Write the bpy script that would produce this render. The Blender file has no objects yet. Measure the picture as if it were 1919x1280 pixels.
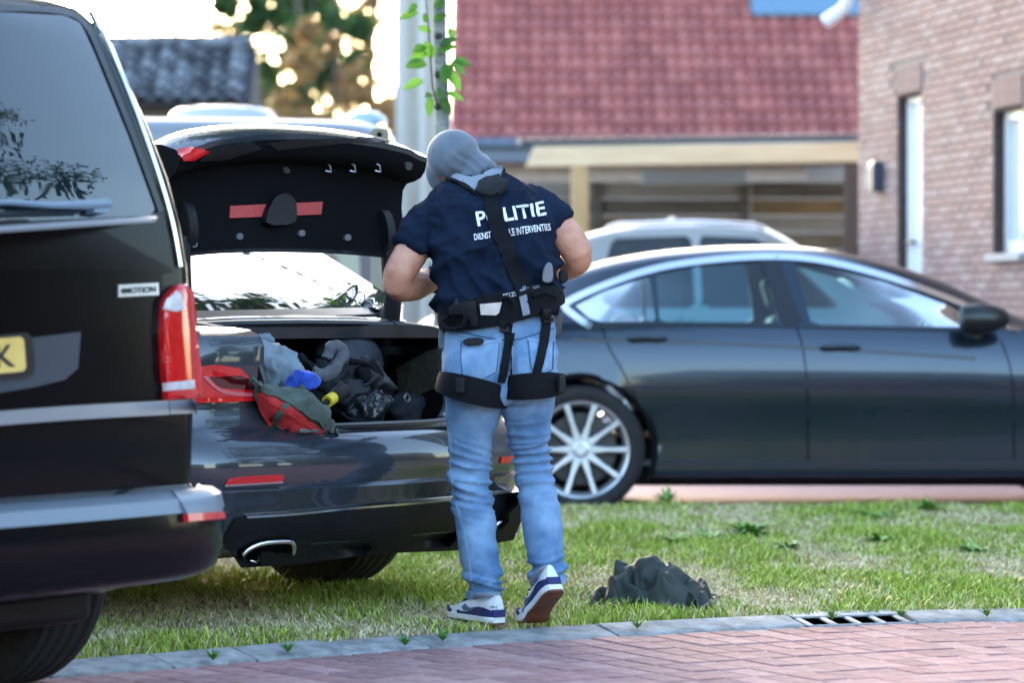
import bpy, bmesh, math, random
import numpy as np
from mathutils import Vector, Matrix, noise, geometry
from mathutils.bvhtree import BVHTree
random.seed(7); np.random.seed(7)
R = math.radians
scene = bpy.context.scene
COL = scene.collection
# ---------------------------------------------------------------- camera
F, H, HY, CX = 5690.0, 1.07, 590.0, 960.0      # focal length in photo pixels, eye height, horizon row, centre column
cam = bpy.data.cameras.new('camera'); cam_o = bpy.data.objects.new('camera', cam); COL.objects.link(cam_o)
cam_o.location = (0, 0, H); cam_o.rotation_euler = (R(90), 0, 0)
cam.sensor_width = 36; cam.lens = 36 * F / 1919
cam.shift_y = -(640 - HY) / 1919
cam.clip_start = .1; cam.clip_end = 3000
cam.dof.use_dof = True; cam.dof.focus_distance = 10.25; cam.dof.aperture_fstop = 2.4; cam.dof.aperture_blades = 9
scene.camera = cam_o
# ---------------------------------------------------------------- light
SUN_EL, SUN_AZ = 13.0, -13.0                    # evening sun low behind the houses, left of the view direction
world = bpy.data.worlds.new('World'); scene.world = world; world.use_nodes = True
wn = world.node_tree; bg = wn.nodes['Background']
sky = wn.nodes.new('ShaderNodeTexSky'); sky.sky_type = 'NISHITA'; sky.sun_disc = False
sky.sun_elevation = R(SUN_EL); sky.sun_rotation = R(SUN_AZ); sky.air_density = 1.0; sky.dust_density = 1.4; sky.ozone_density = 1.3
wn.links.new(sky.outputs[0], bg.inputs[0]); bg.inputs[1].default_value = .15
sun = bpy.data.lights.new('sun', 'SUN'); sun.energy = .9; sun.angle = R(14); sun.color = (1, .83, .62)
sun_o = bpy.data.objects.new('sun', sun); COL.objects.link(sun_o)
sd = Vector((math.sin(R(SUN_AZ)) * math.cos(R(SUN_EL)), math.cos(R(SUN_AZ)) * math.cos(R(SUN_EL)), math.sin(R(SUN_EL))))
sun_o.rotation_euler = sd.to_track_quat('Z', 'Y').to_euler()
vs = scene.view_settings; vs.view_transform = 'Standard'; vs.look = 'None'; vs.gamma = 1; vs.exposure = 3.3; vs.use_curve_mapping = False
scene.render.engine = 'CYCLES'

# ---------------------------------------------------------------- helpers
def P(px, py, D): return Vector(((px - CX) * D / F, D, H - (py - HY) * D / F))
def G(px, py, z=0.0): return P(px, py, F * (H - z) / (py - HY))
def fbm(p, s, o=3):
    v = 0; a = 1; t = 0
    for i in range(o):
        v += a * noise.noise(Vector(p) * s); t += a; a *= .5; s *= 2.03
    return v / t
MATS = {}
def mat(name, c, rough=.6, metal=0.0, c2=None, ns=8.0, coat=0.0, bump=0.0, bs=60.0, spec=.5, sheen=0.0, trans=None, detail=4.0, stretch=None, emit=None, attr=None, r2=None):
    if name in MATS: return MATS[name]
    m = bpy.data.materials.new(name); m.use_nodes = True; MATS[name] = m
    nt = m.node_tree; b = nt.nodes['Principled BSDF']; L = nt.links.new
    b.inputs['Base Color'].default_value = (*c, 1); b.inputs['Roughness'].default_value = rough; b.inputs['Metallic'].default_value = metal
    b.inputs['Coat Weight'].default_value = coat; b.inputs['Coat Roughness'].default_value = .03
    b.inputs['Specular IOR Level'].default_value = spec
    if sheen: b.inputs['Sheen Weight'].default_value = sheen
    tc = nt.nodes.new('ShaderNodeTexCoord'); mp = nt.nodes.new('ShaderNodeMapping'); L(tc.outputs['Object'], mp.inputs[0])
    if stretch: mp.inputs['Scale'].default_value = stretch
    if c2 or r2 is not None:
        n = nt.nodes.new('ShaderNodeTexNoise'); n.inputs['Scale'].default_value = ns; n.inputs['Detail'].default_value = detail; n.inputs['Roughness'].default_value = .62
        L(mp.outputs[0], n.inputs['Vector'])
        if c2:
            cr = nt.nodes.new('ShaderNodeValToRGB'); cr.color_ramp.elements[0].position = .36; cr.color_ramp.elements[1].position = .64
            cr.color_ramp.elements[0].color = (*c, 1); cr.color_ramp.elements[1].color = (*c2, 1)
            L(n.outputs['Fac'], cr.inputs[0]); src = cr.outputs[0]
            if attr:                                     # per-object tint
                oi = nt.nodes.new('ShaderNodeObjectInfo'); hs = nt.nodes.new('ShaderNodeHueSaturation')
                mr = nt.nodes.new('ShaderNodeMapRange'); mr.inputs[3].default_value = 1 - attr; mr.inputs[4].default_value = 1 + attr
                L(oi.outputs['Random'], mr.inputs[0]); L(mr.outputs[0], hs.inputs['Value']); L(src, hs.inputs['Color']); src = hs.outputs[0]
            L(src, b.inputs['Base Color'])
        if r2 is not None:
            mr = nt.nodes.new('ShaderNodeMapRange'); mr.inputs[1].default_value = .35; mr.inputs[2].default_value = .65; mr.inputs[3].default_value = rough; mr.inputs[4].default_value = r2
            L(n.outputs['Fac'], mr.inputs[0]); L(mr.outputs[0], b.inputs['Roughness'])
    if bump:
        n2 = nt.nodes.new('ShaderNodeTexNoise'); n2.inputs['Scale'].default_value = bs; n2.inputs['Detail'].default_value = 5
        L(mp.outputs[0], n2.inputs['Vector'])
        bp = nt.nodes.new('ShaderNodeBump'); bp.inputs['Strength'].default_value = bump; bp.inputs['Distance'].default_value = .01
        L(n2.outputs['Fac'], bp.inputs['Height']); L(bp.outputs[0], b.inputs['Normal'])
    if emit: b.inputs['Emission Color'].default_value = (*emit[:3], 1); b.inputs['Emission Strength'].default_value = emit[3]
    return m
def glass(name, tint=(.5, .6, .62), rough=0.0, ior=1.5):
    """thin pane: tinted see-through mixed with mirror reflection by Fresnel"""
    if name in MATS: return MATS[name]
    m = bpy.data.materials.new(name); m.use_nodes = True; MATS[name] = m
    nt = m.node_tree; nt.nodes.clear(); L = nt.links.new
    o = nt.nodes.new('ShaderNodeOutputMaterial'); mx = nt.nodes.new('ShaderNodeMixShader'); t = nt.nodes.new('ShaderNodeBsdfTransparent'); g = nt.nodes.new('ShaderNodeBsdfGlossy'); fr = nt.nodes.new('ShaderNodeFresnel')
    t.inputs[0].default_value = (*tint, 1); g.inputs['Roughness'].default_value = rough; fr.inputs[0].default_value = ior
    L(fr.outputs[0], mx.inputs[0]); L(t.outputs[0], mx.inputs[1]); L(g.outputs[0], mx.inputs[2]); L(mx.outputs[0], o.inputs[0])
    return m
def tag(o, label=None, cat=None, group=None, kind=None):
    if label: o['label'] = label
    if cat: o['category'] = cat
    if group: o['group'] = group
    if kind: o['kind'] = kind
    return o
def empty(name, loc=(0, 0, 0), rz=0, label=None, cat=None, group=None):
    o = bpy.data.objects.new(name, None); COL.objects.link(o); o.location = loc; o.rotation_euler = (0, 0, rz); o.empty_display_size = .1
    return tag(o, label, cat, group)
def link(name, me, m=None, parent=None, loc=None):
    o = bpy.data.objects.new(name, me); COL.objects.link(o)
    if m is not None and not me.materials:
        for q in (m if isinstance(m, (list, tuple)) else [m]): me.materials.append(q)
    if parent: o.parent = parent
    if loc is not None: o.location = loc
    return o
def mesh_obj(name, v, f, m=None, parent=None, smooth=True, ang=40, mi=None, loc=None, kind=None):
    me = bpy.data.meshes.new(name); me.from_pydata([tuple(p) for p in v], [], [tuple(q) for q in f])
    o = link(name, me, m, parent, loc)
    if mi is not None: me.polygons.foreach_set('material_index', mi)
    if smooth:
        me.polygons.foreach_set('use_smooth', [True] * len(me.polygons)); me.set_sharp_from_angle(angle=R(ang))
    if kind: o['kind'] = kind
    return o
class MB:
    """collects shapes into one mesh"""
    def __init__(s): s.v = []; s.f = []; s.mi = []; s.cur = 0
    def add(s, v, f):
        n = len(s.v); s.v += [Vector(p) for p in v]; s.f += [[i + n for i in q] for q in f]; s.mi += [s.cur] * len(f); return s
    def box(s, lo, hi, M=None):
        x0, y0, z0 = lo; x1, y1, z1 = hi
        v = [Vector(p) for p in ((x0, y0, z0), (x1, y0, z0), (x1, y1, z0), (x0, y1, z0), (x0, y0, z1), (x1, y0, z1), (x1, y1, z1), (x0, y1, z1))]
        if M: v = [M @ p for p in v]
        return s.add(v, [(0, 3, 2, 1), (4, 5, 6, 7), (0, 1, 5, 4), (1, 2, 6, 5), (2, 3, 7, 6), (3, 0, 4, 7)])
    def loft(s, rings, cap=True, closed=True):
        n = len(rings[0]); v = [p for r in rings for p in r]; f = []
        for i in range(len(rings) - 1):
            for j in range(n if closed else n - 1):
                k = (j + 1) % n; f.append((i * n + j, i * n + k, (i + 1) * n + k, (i + 1) * n + j))
        if cap: f.append(tuple(range(n - 1, -1, -1))); f.append(tuple((len(rings) - 1) * n + j for j in range(n)))
        return s.add(v, f)
    def tube(s, path, rad, n=10, sx=1.0, cap=True, up=None):
        path = [Vector(p) for p in path]; m = len(path)
        if not isinstance(rad, (list, tuple)): rad = [rad] * m
        t0 = (path[1] - path[0]).normalized(); a = Vector(up) if up else (Vector((0, 0, 1)) if abs(t0.z) < .9 else Vector((1, 0, 0)))
        b = (a - t0 * a.dot(t0)).normalized(); rings = []
        for i in range(m):
            t = (path[min(i + 1, m - 1)] - path[max(i - 1, 0)]).normalized()
            b = (b - t * b.dot(t)).normalized(); c = t.cross(b)
            rings.append([path[i] + (c * math.cos(2 * math.pi * k / n) * rad[i] * sx + b * math.sin(2 * math.pi * k / n) * rad[i]) for k in range(n)])
        return s.loft(rings, cap)
    def prism(s, pts, a, b, fn):
        """outline pts (2-D) between depths a and b; fn(u, v, d) -> 3-D"""
        n = len(pts); v = [fn(p[0], p[1], a) for p in pts] + [fn(p[0], p[1], b) for p in pts]
        f = [tuple(range(n - 1, -1, -1)), tuple(range(n, 2 * n))] + [(i, (i + 1) % n, n + (i + 1) % n, n + i) for i in range(n)]
        return s.add(v, f)
    def lathe(s, prof, n=32, axis='x', c=(0, 0, 0), closed=False):
        c = Vector(c); rings = []
        for k in range(n):
            a = 2 * math.pi * k / n; ca, sa = math.cos(a), math.sin(a)
            rings.append([c + (Vector((h, r * ca, r * sa)) if axis == 'x' else Vector((r * ca, h, r * sa)) if axis == 'y' else Vector((r * ca, r * sa, h))) for (r, h) in prof])
        m = len(prof); v = [p for r in rings for p in r]; f = []
        for k in range(n):
            k2 = (k + 1) % n
            for j in range(m if closed else m - 1):
                j2 = (j + 1) % m; f.append((k * m + j, k * m + j2, k2 * m + j2, k2 * m + j))
        return s.add(v, f)
    def build(s, name, m=None, parent=None, smooth=True, ang=40, bevel=0, seg=2, loc=None, fixn=True):
        o = mesh_obj(name, s.v, s.f, m, parent, False, ang, s.mi, loc)
        if fixn:
            bm = bmesh.new(); bm.from_mesh(o.data); bmesh.ops.remove_doubles(bm, verts=bm.verts, dist=1e-6); bmesh.ops.recalc_face_normals(bm, faces=bm.faces); bm.to_mesh(o.data); bm.free()
        if smooth: o.data.polygons.foreach_set('use_smooth', [True] * len(o.data.polygons)); o.data.set_sharp_from_angle(angle=R(ang))
        if bevel:
            b = o.modifiers.new('bevel', 'BEVEL'); b.width = bevel; b.segments = seg; b.limit_method = 'ANGLE'; b.angle_limit = R(35)
        return o
def bake(o):
    dg = bpy.context.evaluated_depsgraph_get(); me = bpy.data.meshes.new_from_object(o.evaluated_get(dg), depsgraph=dg)
    o.modifiers.clear(); o.data = me; return o
def boolean(o, cutters, op='DIFFERENCE', ang=35):
    for c in cutters:
        m = o.modifiers.new('b', 'BOOLEAN'); m.object = c; m.operation = op; m.solver = 'EXACT'
        nb = len(o.data.polygons); keep = o.data; bpy.context.view_layer.update(); bake(o)
        if len(o.data.polygons) < nb * .4: o.data = keep; print('BOOLEAN LOST', o.name, c.name, nb)
    for c in cutters: bpy.data.objects.remove(c, do_unlink=True)
    o.data.polygons.foreach_set('use_smooth', [True] * len(o.data.polygons)); o.data.set_sharp_from_angle(angle=R(ang)); return o
def remesh(o, vox, smooth_it=4, fac=.5):
    m = o.modifiers.new('r', 'REMESH'); m.mode = 'VOXEL'; m.voxel_size = vox
    if smooth_it: q = o.modifiers.new('s', 'SMOOTH'); q.iterations = smooth_it; q.factor = fac
    bpy.context.view_layer.update(); bake(o); o.data.polygons.foreach_set('use_smooth', [True] * len(o.data.polygons)); return o
def displace(o, fn):
    me = o.data; n = len(me.vertices); co = np.empty(n * 3); me.vertices.foreach_get('co', co); no = np.empty(n * 3); me.vertex_normals.foreach_get('vector', no)
    co = co.reshape(-1, 3); no = no.reshape(-1, 3)
    d = np.array([fn(Vector(c), Vector(q)) for c, q in zip(co, no)]); co = co + no * d[:, None]
    me.vertices.foreach_set('co', co.ravel()); me.update()
def bvh(*objs):
    """world-space surface of some objects"""
    bpy.context.view_layer.update(); dg = bpy.context.evaluated_depsgraph_get(); v = []; f = []
    for o in objs:
        me = o.evaluated_get(dg).to_mesh(); M = o.matrix_world; n = len(v)
        v += [M @ q.co for q in me.vertices]; f += [[i + n for i in p.vertices] for p in me.polygons]
    return BVHTree.FromPolygons(v, f)
EYE = Vector((0, 0, H))
def hit(tree, px, py, near=None):
    d = Vector(((px - CX) / F, 1, -(py - HY) / F)).normalized()
    l, n, i, dist = tree.ray_cast(EYE, d)
    if l is None: return (None, None) if near is None else (EYE + d * near, -d)
    if n.dot(d) > 0: n = -n
    return l, n
def inside(p, poly):
    c = False; n = len(poly); x, y = p
    for i in range(n):
        x1, y1 = poly[i]; x2, y2 = poly[i - 1]
        if (y1 > y) != (y2 > y) and x < (x2 - x1) * (y - y1) / (y2 - y1) + x1: c = not c
    return c
def smooth_poly(pts, it=2, closed=True):
    for _ in range(it):
        q = []; n = len(pts)
        for i in range(n if closed else n - 1):
            a = pts[i]; b = pts[(i + 1) % n]
            q.append(tuple(a[k] * .75 + b[k] * .25 for k in range(len(a)))); q.append(tuple(a[k] * .25 + b[k] * .75 for k in range(len(a))))
        if not closed: q = [pts[0]] + q + [pts[-1]]
        pts = q
    return pts
class Surf:
    """surface seen by pixel: real hits, and the fitted plane of the hits where a ray misses or falls far behind"""
    def __init__(s, tree, pts, tol=.3):
        s.tree = tree; s.tol = tol; A = []; b = []
        for p in pts:
            l, n = hit(tree, p[0], p[1])
            if l is not None: A.append((1, (p[0] - CX) / F, (p[1] - HY) / F)); b.append(1 / l.y)
        A = np.array(A).reshape(-1, 3); b = np.array(b); s.c = None
        if len(b) >= 3:
            ok = np.abs(1 / b - np.quantile(1 / b, .3)) < max(tol * 1.5, 2 * (np.quantile(1 / b, .5) - np.quantile(1 / b, .05)))
            for _ in range(4):
                if ok.sum() < 3: ok[:] = True
                s.c = np.linalg.lstsq(A[ok], b[ok], rcond=None)[0]; r = np.abs(1 / b - 1 / (A @ s.c)); ok = r < tol
        s.n = Vector((s.c[1], s.c[0], -s.c[2])) if s.c is not None else Vector((0, 1, 0)); s.n.normalize(); s.n = -s.n if s.n.y > 0 else s.n
    def __call__(s, x, y):
        D = 1 / (s.c[0] + s.c[1] * (x - CX) / F + s.c[2] * (y - HY) / F) if s.c is not None else 10.0
        l, n = hit(s.tree, x, y)
        if l is None or abs(l.y - D) > s.tol: return P(x, y, D), s.n
        return l, n
def patch_px(name, tree, outline, m, parent, thick=.004, off=.001, grid=10, rnd=0, puff=0.0, kind=None, tol=.3):
    """a thin piece lying on a surface; outline in photo pixels, depth from the surface it lies on"""
    if rnd: outline = smooth_poly(outline, rnd)
    dens = []
    n = len(outline)
    for i in range(n):
        a = Vector(outline[i]); b = Vector(outline[(i + 1) % n]); k = max(1, int((b - a).length / grid))
        dens += [a.lerp(b, t / k) for t in range(k)]
    nb = len(dens); pts = list(dens); xs = [p[0] for p in dens]; ys = [p[1] for p in dens]
    poly = [tuple(p) for p in dens]; y = min(ys) + grid * .5
    while y < max(ys):
        x = min(xs) + grid * .5
        while x < max(xs):
            if inside((x, y), poly) and min((Vector((x, y)) - d).length for d in dens) > grid * .45: pts.append(Vector((x, y)))
            x += grid
        y += grid
    res = geometry.delaunay_2d_cdt(pts, [(i, (i + 1) % nb) for i in range(nb)], [], 1, 1e-5)
    v2, fc = res[0], res[2]; v = []; inv = parent.matrix_world.inverted() if parent else Matrix()
    top = []; bot = []; sf = Surf(tree, v2, tol)
    for p in v2:
        l, q = sf(p[0], p[1])
        dd = 0
        if puff: dd = puff * min(1, min((Vector(p) - d).length for d in dens) / (4 * grid)) ** .5
        top.append(inv @ (l + q * (off + thick + dd))); bot.append(inv @ (l + q * off))
    n = len(v2); ed = {}
    for t in fc:
        for i in range(len(t)): ed[(t[i], t[(i + 1) % len(t)])] = 1
    f = [tuple(t) for t in fc] + [tuple(n + i for i in reversed(t)) for t in fc] + [(a, n + a, n + b, b) for (a, b) in ed if (b, a) not in ed]
    o = mesh_obj(name, top + bot, f, m, parent, False)
    bm = bmesh.new(); bm.from_mesh(o.data); bmesh.ops.recalc_face_normals(bm, faces=bm.faces); bm.to_mesh(o.data); bm.free()
    o.data.polygons.foreach_set('use_smooth', [True] * len(o.data.polygons)); o.data.set_sharp_from_angle(angle=R(50))
    if kind: o['kind'] = kind
    return o
def ribbon_px(name, tree, path, width, m, parent, thick=.004, off=.001, step=6, cross=4, rnd=2, tol=.3):
    """a strap or strip of given width in pixels along a pixel path, laid on a surface"""
    if rnd: path = smooth_poly([tuple(p) for p in path], rnd, False)
    pts = [Vector(p[:2]) for p in path]; L = [0]
    for i in range(1, len(pts)): L.append(L[-1] + (pts[i] - pts[i - 1]).length)
    n = max(2, int(L[-1] / step)); inv = parent.matrix_world.inverted() if parent else Matrix(); rows = []; sf = Surf(tree, pts, tol)
    for i in range(n + 1):
        d = L[-1] * i / n; k = max(j for j in range(len(L)) if L[j] <= d + 1e-6); k = min(k, len(L) - 2)
        p = pts[k].lerp(pts[k + 1], (d - L[k]) / max(1e-6, L[k + 1] - L[k])); t = (pts[k + 1] - pts[k]).normalized(); q = Vector((-t.y, t.x))
        w = width if not callable(width) else width(i / n); row = []
        for c in range(cross + 1):
            e = p + q * w * (c / cross - .5); l, nn = sf(e.x, e.y)
            row.append((l, nn))
        rows.append(row)
    rings = [[inv @ (l + nn * (off + thick)) for l, nn in r] + [inv @ (l + nn * off) for l, nn in reversed(r)] for r in rows]
    return MB().loft(rings).build(name, m, parent, ang=50)
def text_px(name, tree, s, quad, m, parent, thick=.0015, off=.002, bold=.02, font_scale=1, cuts=2):
    """lettering laid on a surface; quad = pixel corners (bottom-left, bottom-right, top-right, top-left)"""
    cu = bpy.data.curves.new(name, 'FONT'); cu.body = s; cu.offset = bold; cu.resolution_u = 3
    t = bpy.data.objects.new(name, cu); COL.objects.link(t); bpy.context.view_layer.update()
    me = bpy.data.meshes.new_from_object(t.evaluated_get(bpy.context.evaluated_depsgraph_get())); bpy.data.objects.remove(t)
    bm = bmesh.new(); bm.from_mesh(me); bmesh.ops.triangulate(bm, faces=bm.faces)
    for _ in range(cuts):
        le = [e for e in bm.edges if e.calc_length() > .12]
        if le: bmesh.ops.subdivide_edges(bm, edges=le, cuts=1, use_grid_fill=False); bmesh.ops.triangulate(bm, faces=bm.faces)
    xs = [v.co.x for v in bm.verts]; ys = [v.co.y for v in bm.verts]; x0, x1, y0, y1 = min(xs), max(xs), min(ys), max(ys)
    q = [Vector(p) for p in quad]; inv = parent.matrix_world.inverted(); last = 10
    for v in bm.verts:
        a = (v.co.x - x0) / (x1 - x0); b = (v.co.y - y0) / (y1 - y0)
        p = q[0].lerp(q[1], a).lerp(q[3].lerp(q[2], a), b); l, nn = hit(tree, p.x, p.y)
        if l is None: l = EYE + Vector(((p.x - CX) / F, 1, -(p.y - HY) / F)) * last; nn = Vector((0, -1, 0))
        else: last = l.y
        v.co = inv @ (l + nn * (off + thick))
    bm.to_mesh(me); bm.free(); me.materials.clear()
    return link(name, me, m, parent)
def wrinkle(o, amp, sc, sub=2, seed=0):
    if sub: m = o.modifiers.new('s', 'SUBSURF'); m.levels = sub; m.render_levels = sub; bpy.context.view_layer.update(); bake(o)
    off = Vector((seed * 2.7, seed, seed * 1.3))
    displace(o, lambda p, n: amp * (2 * (1 - abs(noise.noise((p + off) * sc))) ** 3 - 1) + amp * .4 * (1 - 2 * abs(noise.noise((p + off) * sc * 2.3))))
    o.data.polygons.foreach_set('use_smooth', [True] * len(o.data.polygons)); return o
def pieces(name, me, items, parent, mats_, limit=300):
    """alike pieces: items = list of (priority, matrix); the first `limit` as objects that share mesh data, the rest joined"""
    items = sorted(items, key=lambda q: q[0])
    ms = []
    for k in range(len(mats_)):
        c = me.copy(); c.materials.clear(); c.materials.append(mats_[k]); ms.append(c)
    for i, (pr, M) in enumerate(items[:limit]):
        o = bpy.data.objects.new(name, ms[(i * 7 + int(pr * 13)) % len(ms)]); COL.objects.link(o); o.parent = parent; o.matrix_local = M
    rest = items[limit:]
    if rest:
        bv = [v.co.copy() for v in me.vertices]; bf = [tuple(p.vertices) for p in me.polygons]; v = []; f = []; mi = []
        for j, (pr, M) in enumerate(rest):
            n = len(v); v += [M @ q for q in bv]; f += [[i + n for i in q] for q in bf]; mi += [j % len(mats_)] * len(bf)
        mesh_obj(name, v, f, mats_, parent, False, mi=mi, kind='stuff')
# ================================================================ ground, kerb, roads
KF = [(-7.0, 4.8), (-3.2, 7.45), (-2.1, 8.33), (-1.005, 9.22), (-.417, 9.66), (.07, 9.95), (.4, 10.13), (.65, 10.26), (1.247, 10.5), (1.787, 10.62), (3.2, 10.75), (9, 10.9)]
_kx = [p[0] for p in KF]; _ky = [p[1] for p in KF]
_xs = np.linspace(-7, 9, 641); _ys = np.interp(_xs, _kx, _ky); _k = np.ones(25) / 25; _ys2 = np.convolve(np.pad(_ys, 12, 'edge'), _k, 'valid')
def ky(x): return float(np.interp(x, _xs, _ys2))
KW = .19; FAR = 15.55
def kn(x):
    d = .05; t = Vector((2 * d, ky(x + d) - ky(x - d), 0)).normalized(); return Vector((-t.y, t.x, 0))      # points away from the road
def lawn_z(x, y):
    t = max(0, min(1, (y - ky(x) - KW) / (FAR - ky(x) - KW)))
    return .018 + .062 * t ** 1.5 + .014 * fbm((x, y, 0), 1.3) * min(1, t * 8)
M_far = mat('earth', (.07, .068, .065), .9, c2=(.10, .095, .09), ns=.5)
gs = mesh_obj('ground', [(-400, -150, -.05), (400, -150, -.05), (400, 900, -.05), (-400, 900, -.05)], [(0, 1, 2, 3)], M_far, smooth=False); tag(gs, kind='structure')
# near road: a sand bed and clay pavers on it
M_bed = mat('joint_sand', (.014, .012, .011), .95, c2=(.03, .026, .022), ns=90, bump=.3, bs=200)
xs = np.linspace(-6.9, 8.9, 120); v = []; f = []
for i, x in enumerate(xs): v += [(x, ky(x) + .02, -.034), (x, -60, -.034)]
for i in range(len(xs) - 1): f.append((2 * i, 2 * i + 1, 2 * i + 3, 2 * i + 2))
road = mesh_obj('near_road', v, f, M_bed, smooth=False); tag(road, kind='structure')
PAV = [mat('paver_%d' % i, c, .9, c2=c2, ns=14, bump=.35, bs=130, attr=.1, spec=.12) for i, (c, c2) in enumerate([((.24, .13, .125), (.34, .20, .19)), ((.28, .165, .16), (.37, .23, .22)), ((.21, .12, .12), (.30, .18, .175))])]
bw, bl, gap = .113, .192, .011
def paver_mesh(w, l):
    mb = MB(); mb.box((-w / 2, -l / 2, -.06), (w / 2, l / 2, 0)); me = mb.build('paver', None, None, False).data
    bm = bmesh.new(); bm.from_mesh(me); bmesh.ops.bevel(bm, geom=[e for e in bm.edges if e.verts[0].co.z > -.01 and e.verts[1].co.z > -.01], offset=.006, segments=1, affect='EDGES'); bm.to_mesh(me); bm.free()
    for ob in [q for q in COL.objects if q.data == me]: bpy.data.objects.remove(ob)
    return me
pm = paver_mesh(bw - gap, bl - .005)
items = []; s = 0; arc = [0]
for i in range(1, len(_xs)): arc.append(arc[-1] + math.hypot(_xs[i] - _xs[i - 1], _ys2[i] - _ys2[i - 1]))
rest = []
for c in range(int(arc[-1] / bw)):
    x = float(np.interp((c + .5) * bw, arc, _xs)); n = kn(x); a = math.atan2(n.y, n.x) - math.pi / 2; b = Vector((x, ky(x), 0))
    for r in range(34):
        if r == 0: L = 0
        off = bl * (r + .5) + .012 + (0 if c % 2 else .004) + (.03 if r > 0 and c % 3 == 0 else 0) * 0
        p = b - n * off; p += Vector((random.uniform(-.0015, .0015), random.uniform(-.002, .002), random.uniform(-.002, .002)))
        M = Matrix.Translation(p) @ Matrix.Rotation(a + random.uniform(-.012, .012), 4, 'Z') @ Matrix.Rotation(random.uniform(-.007, .007), 4, 'X') @ Matrix.Rotation(random.uniform(-.007, .007), 4, 'Y')
        if p.y < .5: continue
        vis = abs(p.x / p.y * F) < 1010 and HY + F * H / p.y < 1300
        if vis or p.y > 3.0: items.append(((0 if vis else 10) + abs(p.y - 9) * .3 + abs(p.x) * .1, M))
pieces('paver', pm, items, road, PAV)
# kerbstones
M_kerb = [mat('kerb_concrete_%d' % i, c, .9, c2=c2, ns=13, detail=9, bump=.6, bs=200) for i, (c, c2) in enumerate([((.17, .175, .175), (.36, .36, .355)), ((.16, .165, .165), (.32, .32, .315))])]
kerb = empty('kerb', (0, 0, 0)); tag(kerb, kind='structure')
def kx_at(px):                                   # kerb front position seen at a pixel column
    lo, hi = -6.9, 8.9
    for _ in range(50):
        m = (lo + hi) / 2
        if CX + F * m / ky(m) < px: lo = m
        else: hi = m
    return lo
JO = [kx_at(p) for p in (-900, -560, -220, 100, 330, 486, 645, 812, 1163, 1515)] ; GUL = (kx_at(1515), kx_at(1722)); JO2 = [GUL[1]] + [kx_at(p) for p in (2085, 2460, 2850)]
def kerb_piece(xa, xb, i):
    xa += .004; xb -= .004; rings = []; tilt = random.uniform(-.004, .004); r2 = random.uniform(-.006, .006)
    for k in range(9):
        x = xa + (xb - xa) * k / 8; n = kn(x); b = Vector((x, ky(x), tilt + r2 * (k / 8 - .5)))
        rings.append([b + n * d + Vector((0, 0, z)) for d, z in ((.003, -.15), (.003, -.006), (.012, .003), (KW - .03, .026), (KW - .012, .024), (KW, .010), (KW, -.15))])
    o = MB().loft(rings).build('kerbstone', M_kerb[i % 2], kerb, ang=50, bevel=.004, seg=1); return o
for i in range(len(JO) - 1): kerb_piece(JO[i], JO[i + 1], i)
for i in range(len(JO2) - 1): kerb_piece(JO2[i], JO2[i + 1], i + 1)
# street gully set in the kerb line
xm = (GUL[0] + GUL[1]) / 2; n = kn(xm); gl = (Vector((GUL[1], ky(GUL[1]), 0)) - Vector((GUL[0], ky(GUL[0]), 0))).length
gul = empty('street_gully', (xm, ky(xm), 0), math.atan2(n.y, n.x) - math.pi / 2, 'grey metal street gully with dark slots set in the kerb line', 'drain')
M_gul = mat('gully_iron', (.21, .23, .25), .6, .3, c2=(.30, .31, .32), ns=30, bump=.5, bs=150); M_hole = mat('gully_dark', (.004, .004, .004), .9, spec=.05)
w = gl / 2 - .006; mb = MB(); mb.box((-w, .0, -.42), (w, KW + .05, -.40)).box((-w, KW + .05, -.42), (w, KW + .07, .012)).box((-w, -.02, -.42), (w, 0, -.05)); mb.build('sump', M_hole, gul, False)
mb = MB(); nb = 5; sw = (2 * w - .03) / 4
def slope(y): return .002 + .022 * y / .2
for k in range(nb):
    x = -w + .015 + k * sw * .985; bwid = .017
    bwid = .012; mb.add([(x - bwid, .005, -.012), (x + bwid, .005, -.012), (x + bwid, .17, slope(.17) - .012), (x - bwid, .17, slope(.17) - .012), (x - bwid + .0, .005, slope(0)), (x + bwid, .005, slope(0)), (x + bwid, .17, slope(.17)), (x - bwid, .17, slope(.17))], [(0, 3, 2, 1), (4, 5, 6, 7), (0, 1, 5, 4), (1, 2, 6, 5), (2, 3, 7, 6), (3, 0, 4, 7)])
mb.build('grate', M_gul, gul, bevel=.006)
mb = MB(); mb.add([(-w, .135, slope(.14) - .006), (w, .135, slope(.14) - .006), (w, KW + .05, .012), (-w, KW + .05, .012), (-w, .135, slope(.14) + .003), (w, .135, slope(.14) + .003), (w, KW + .05, .026), (-w, KW + .05, .026)], [(0, 3, 2, 1), (4, 5, 6, 7), (0, 1, 5, 4), (1, 2, 6, 5), (2, 3, 7, 6), (3, 0, 4, 7)]); mb.build('cover_plate', M_gul, gul, bevel=.008)
mb = MB(); mb.box((-w, .0, -.02), (w, .012, .004)); mb.build('front_bar', M_gul, gul, bevel=.004)
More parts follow.
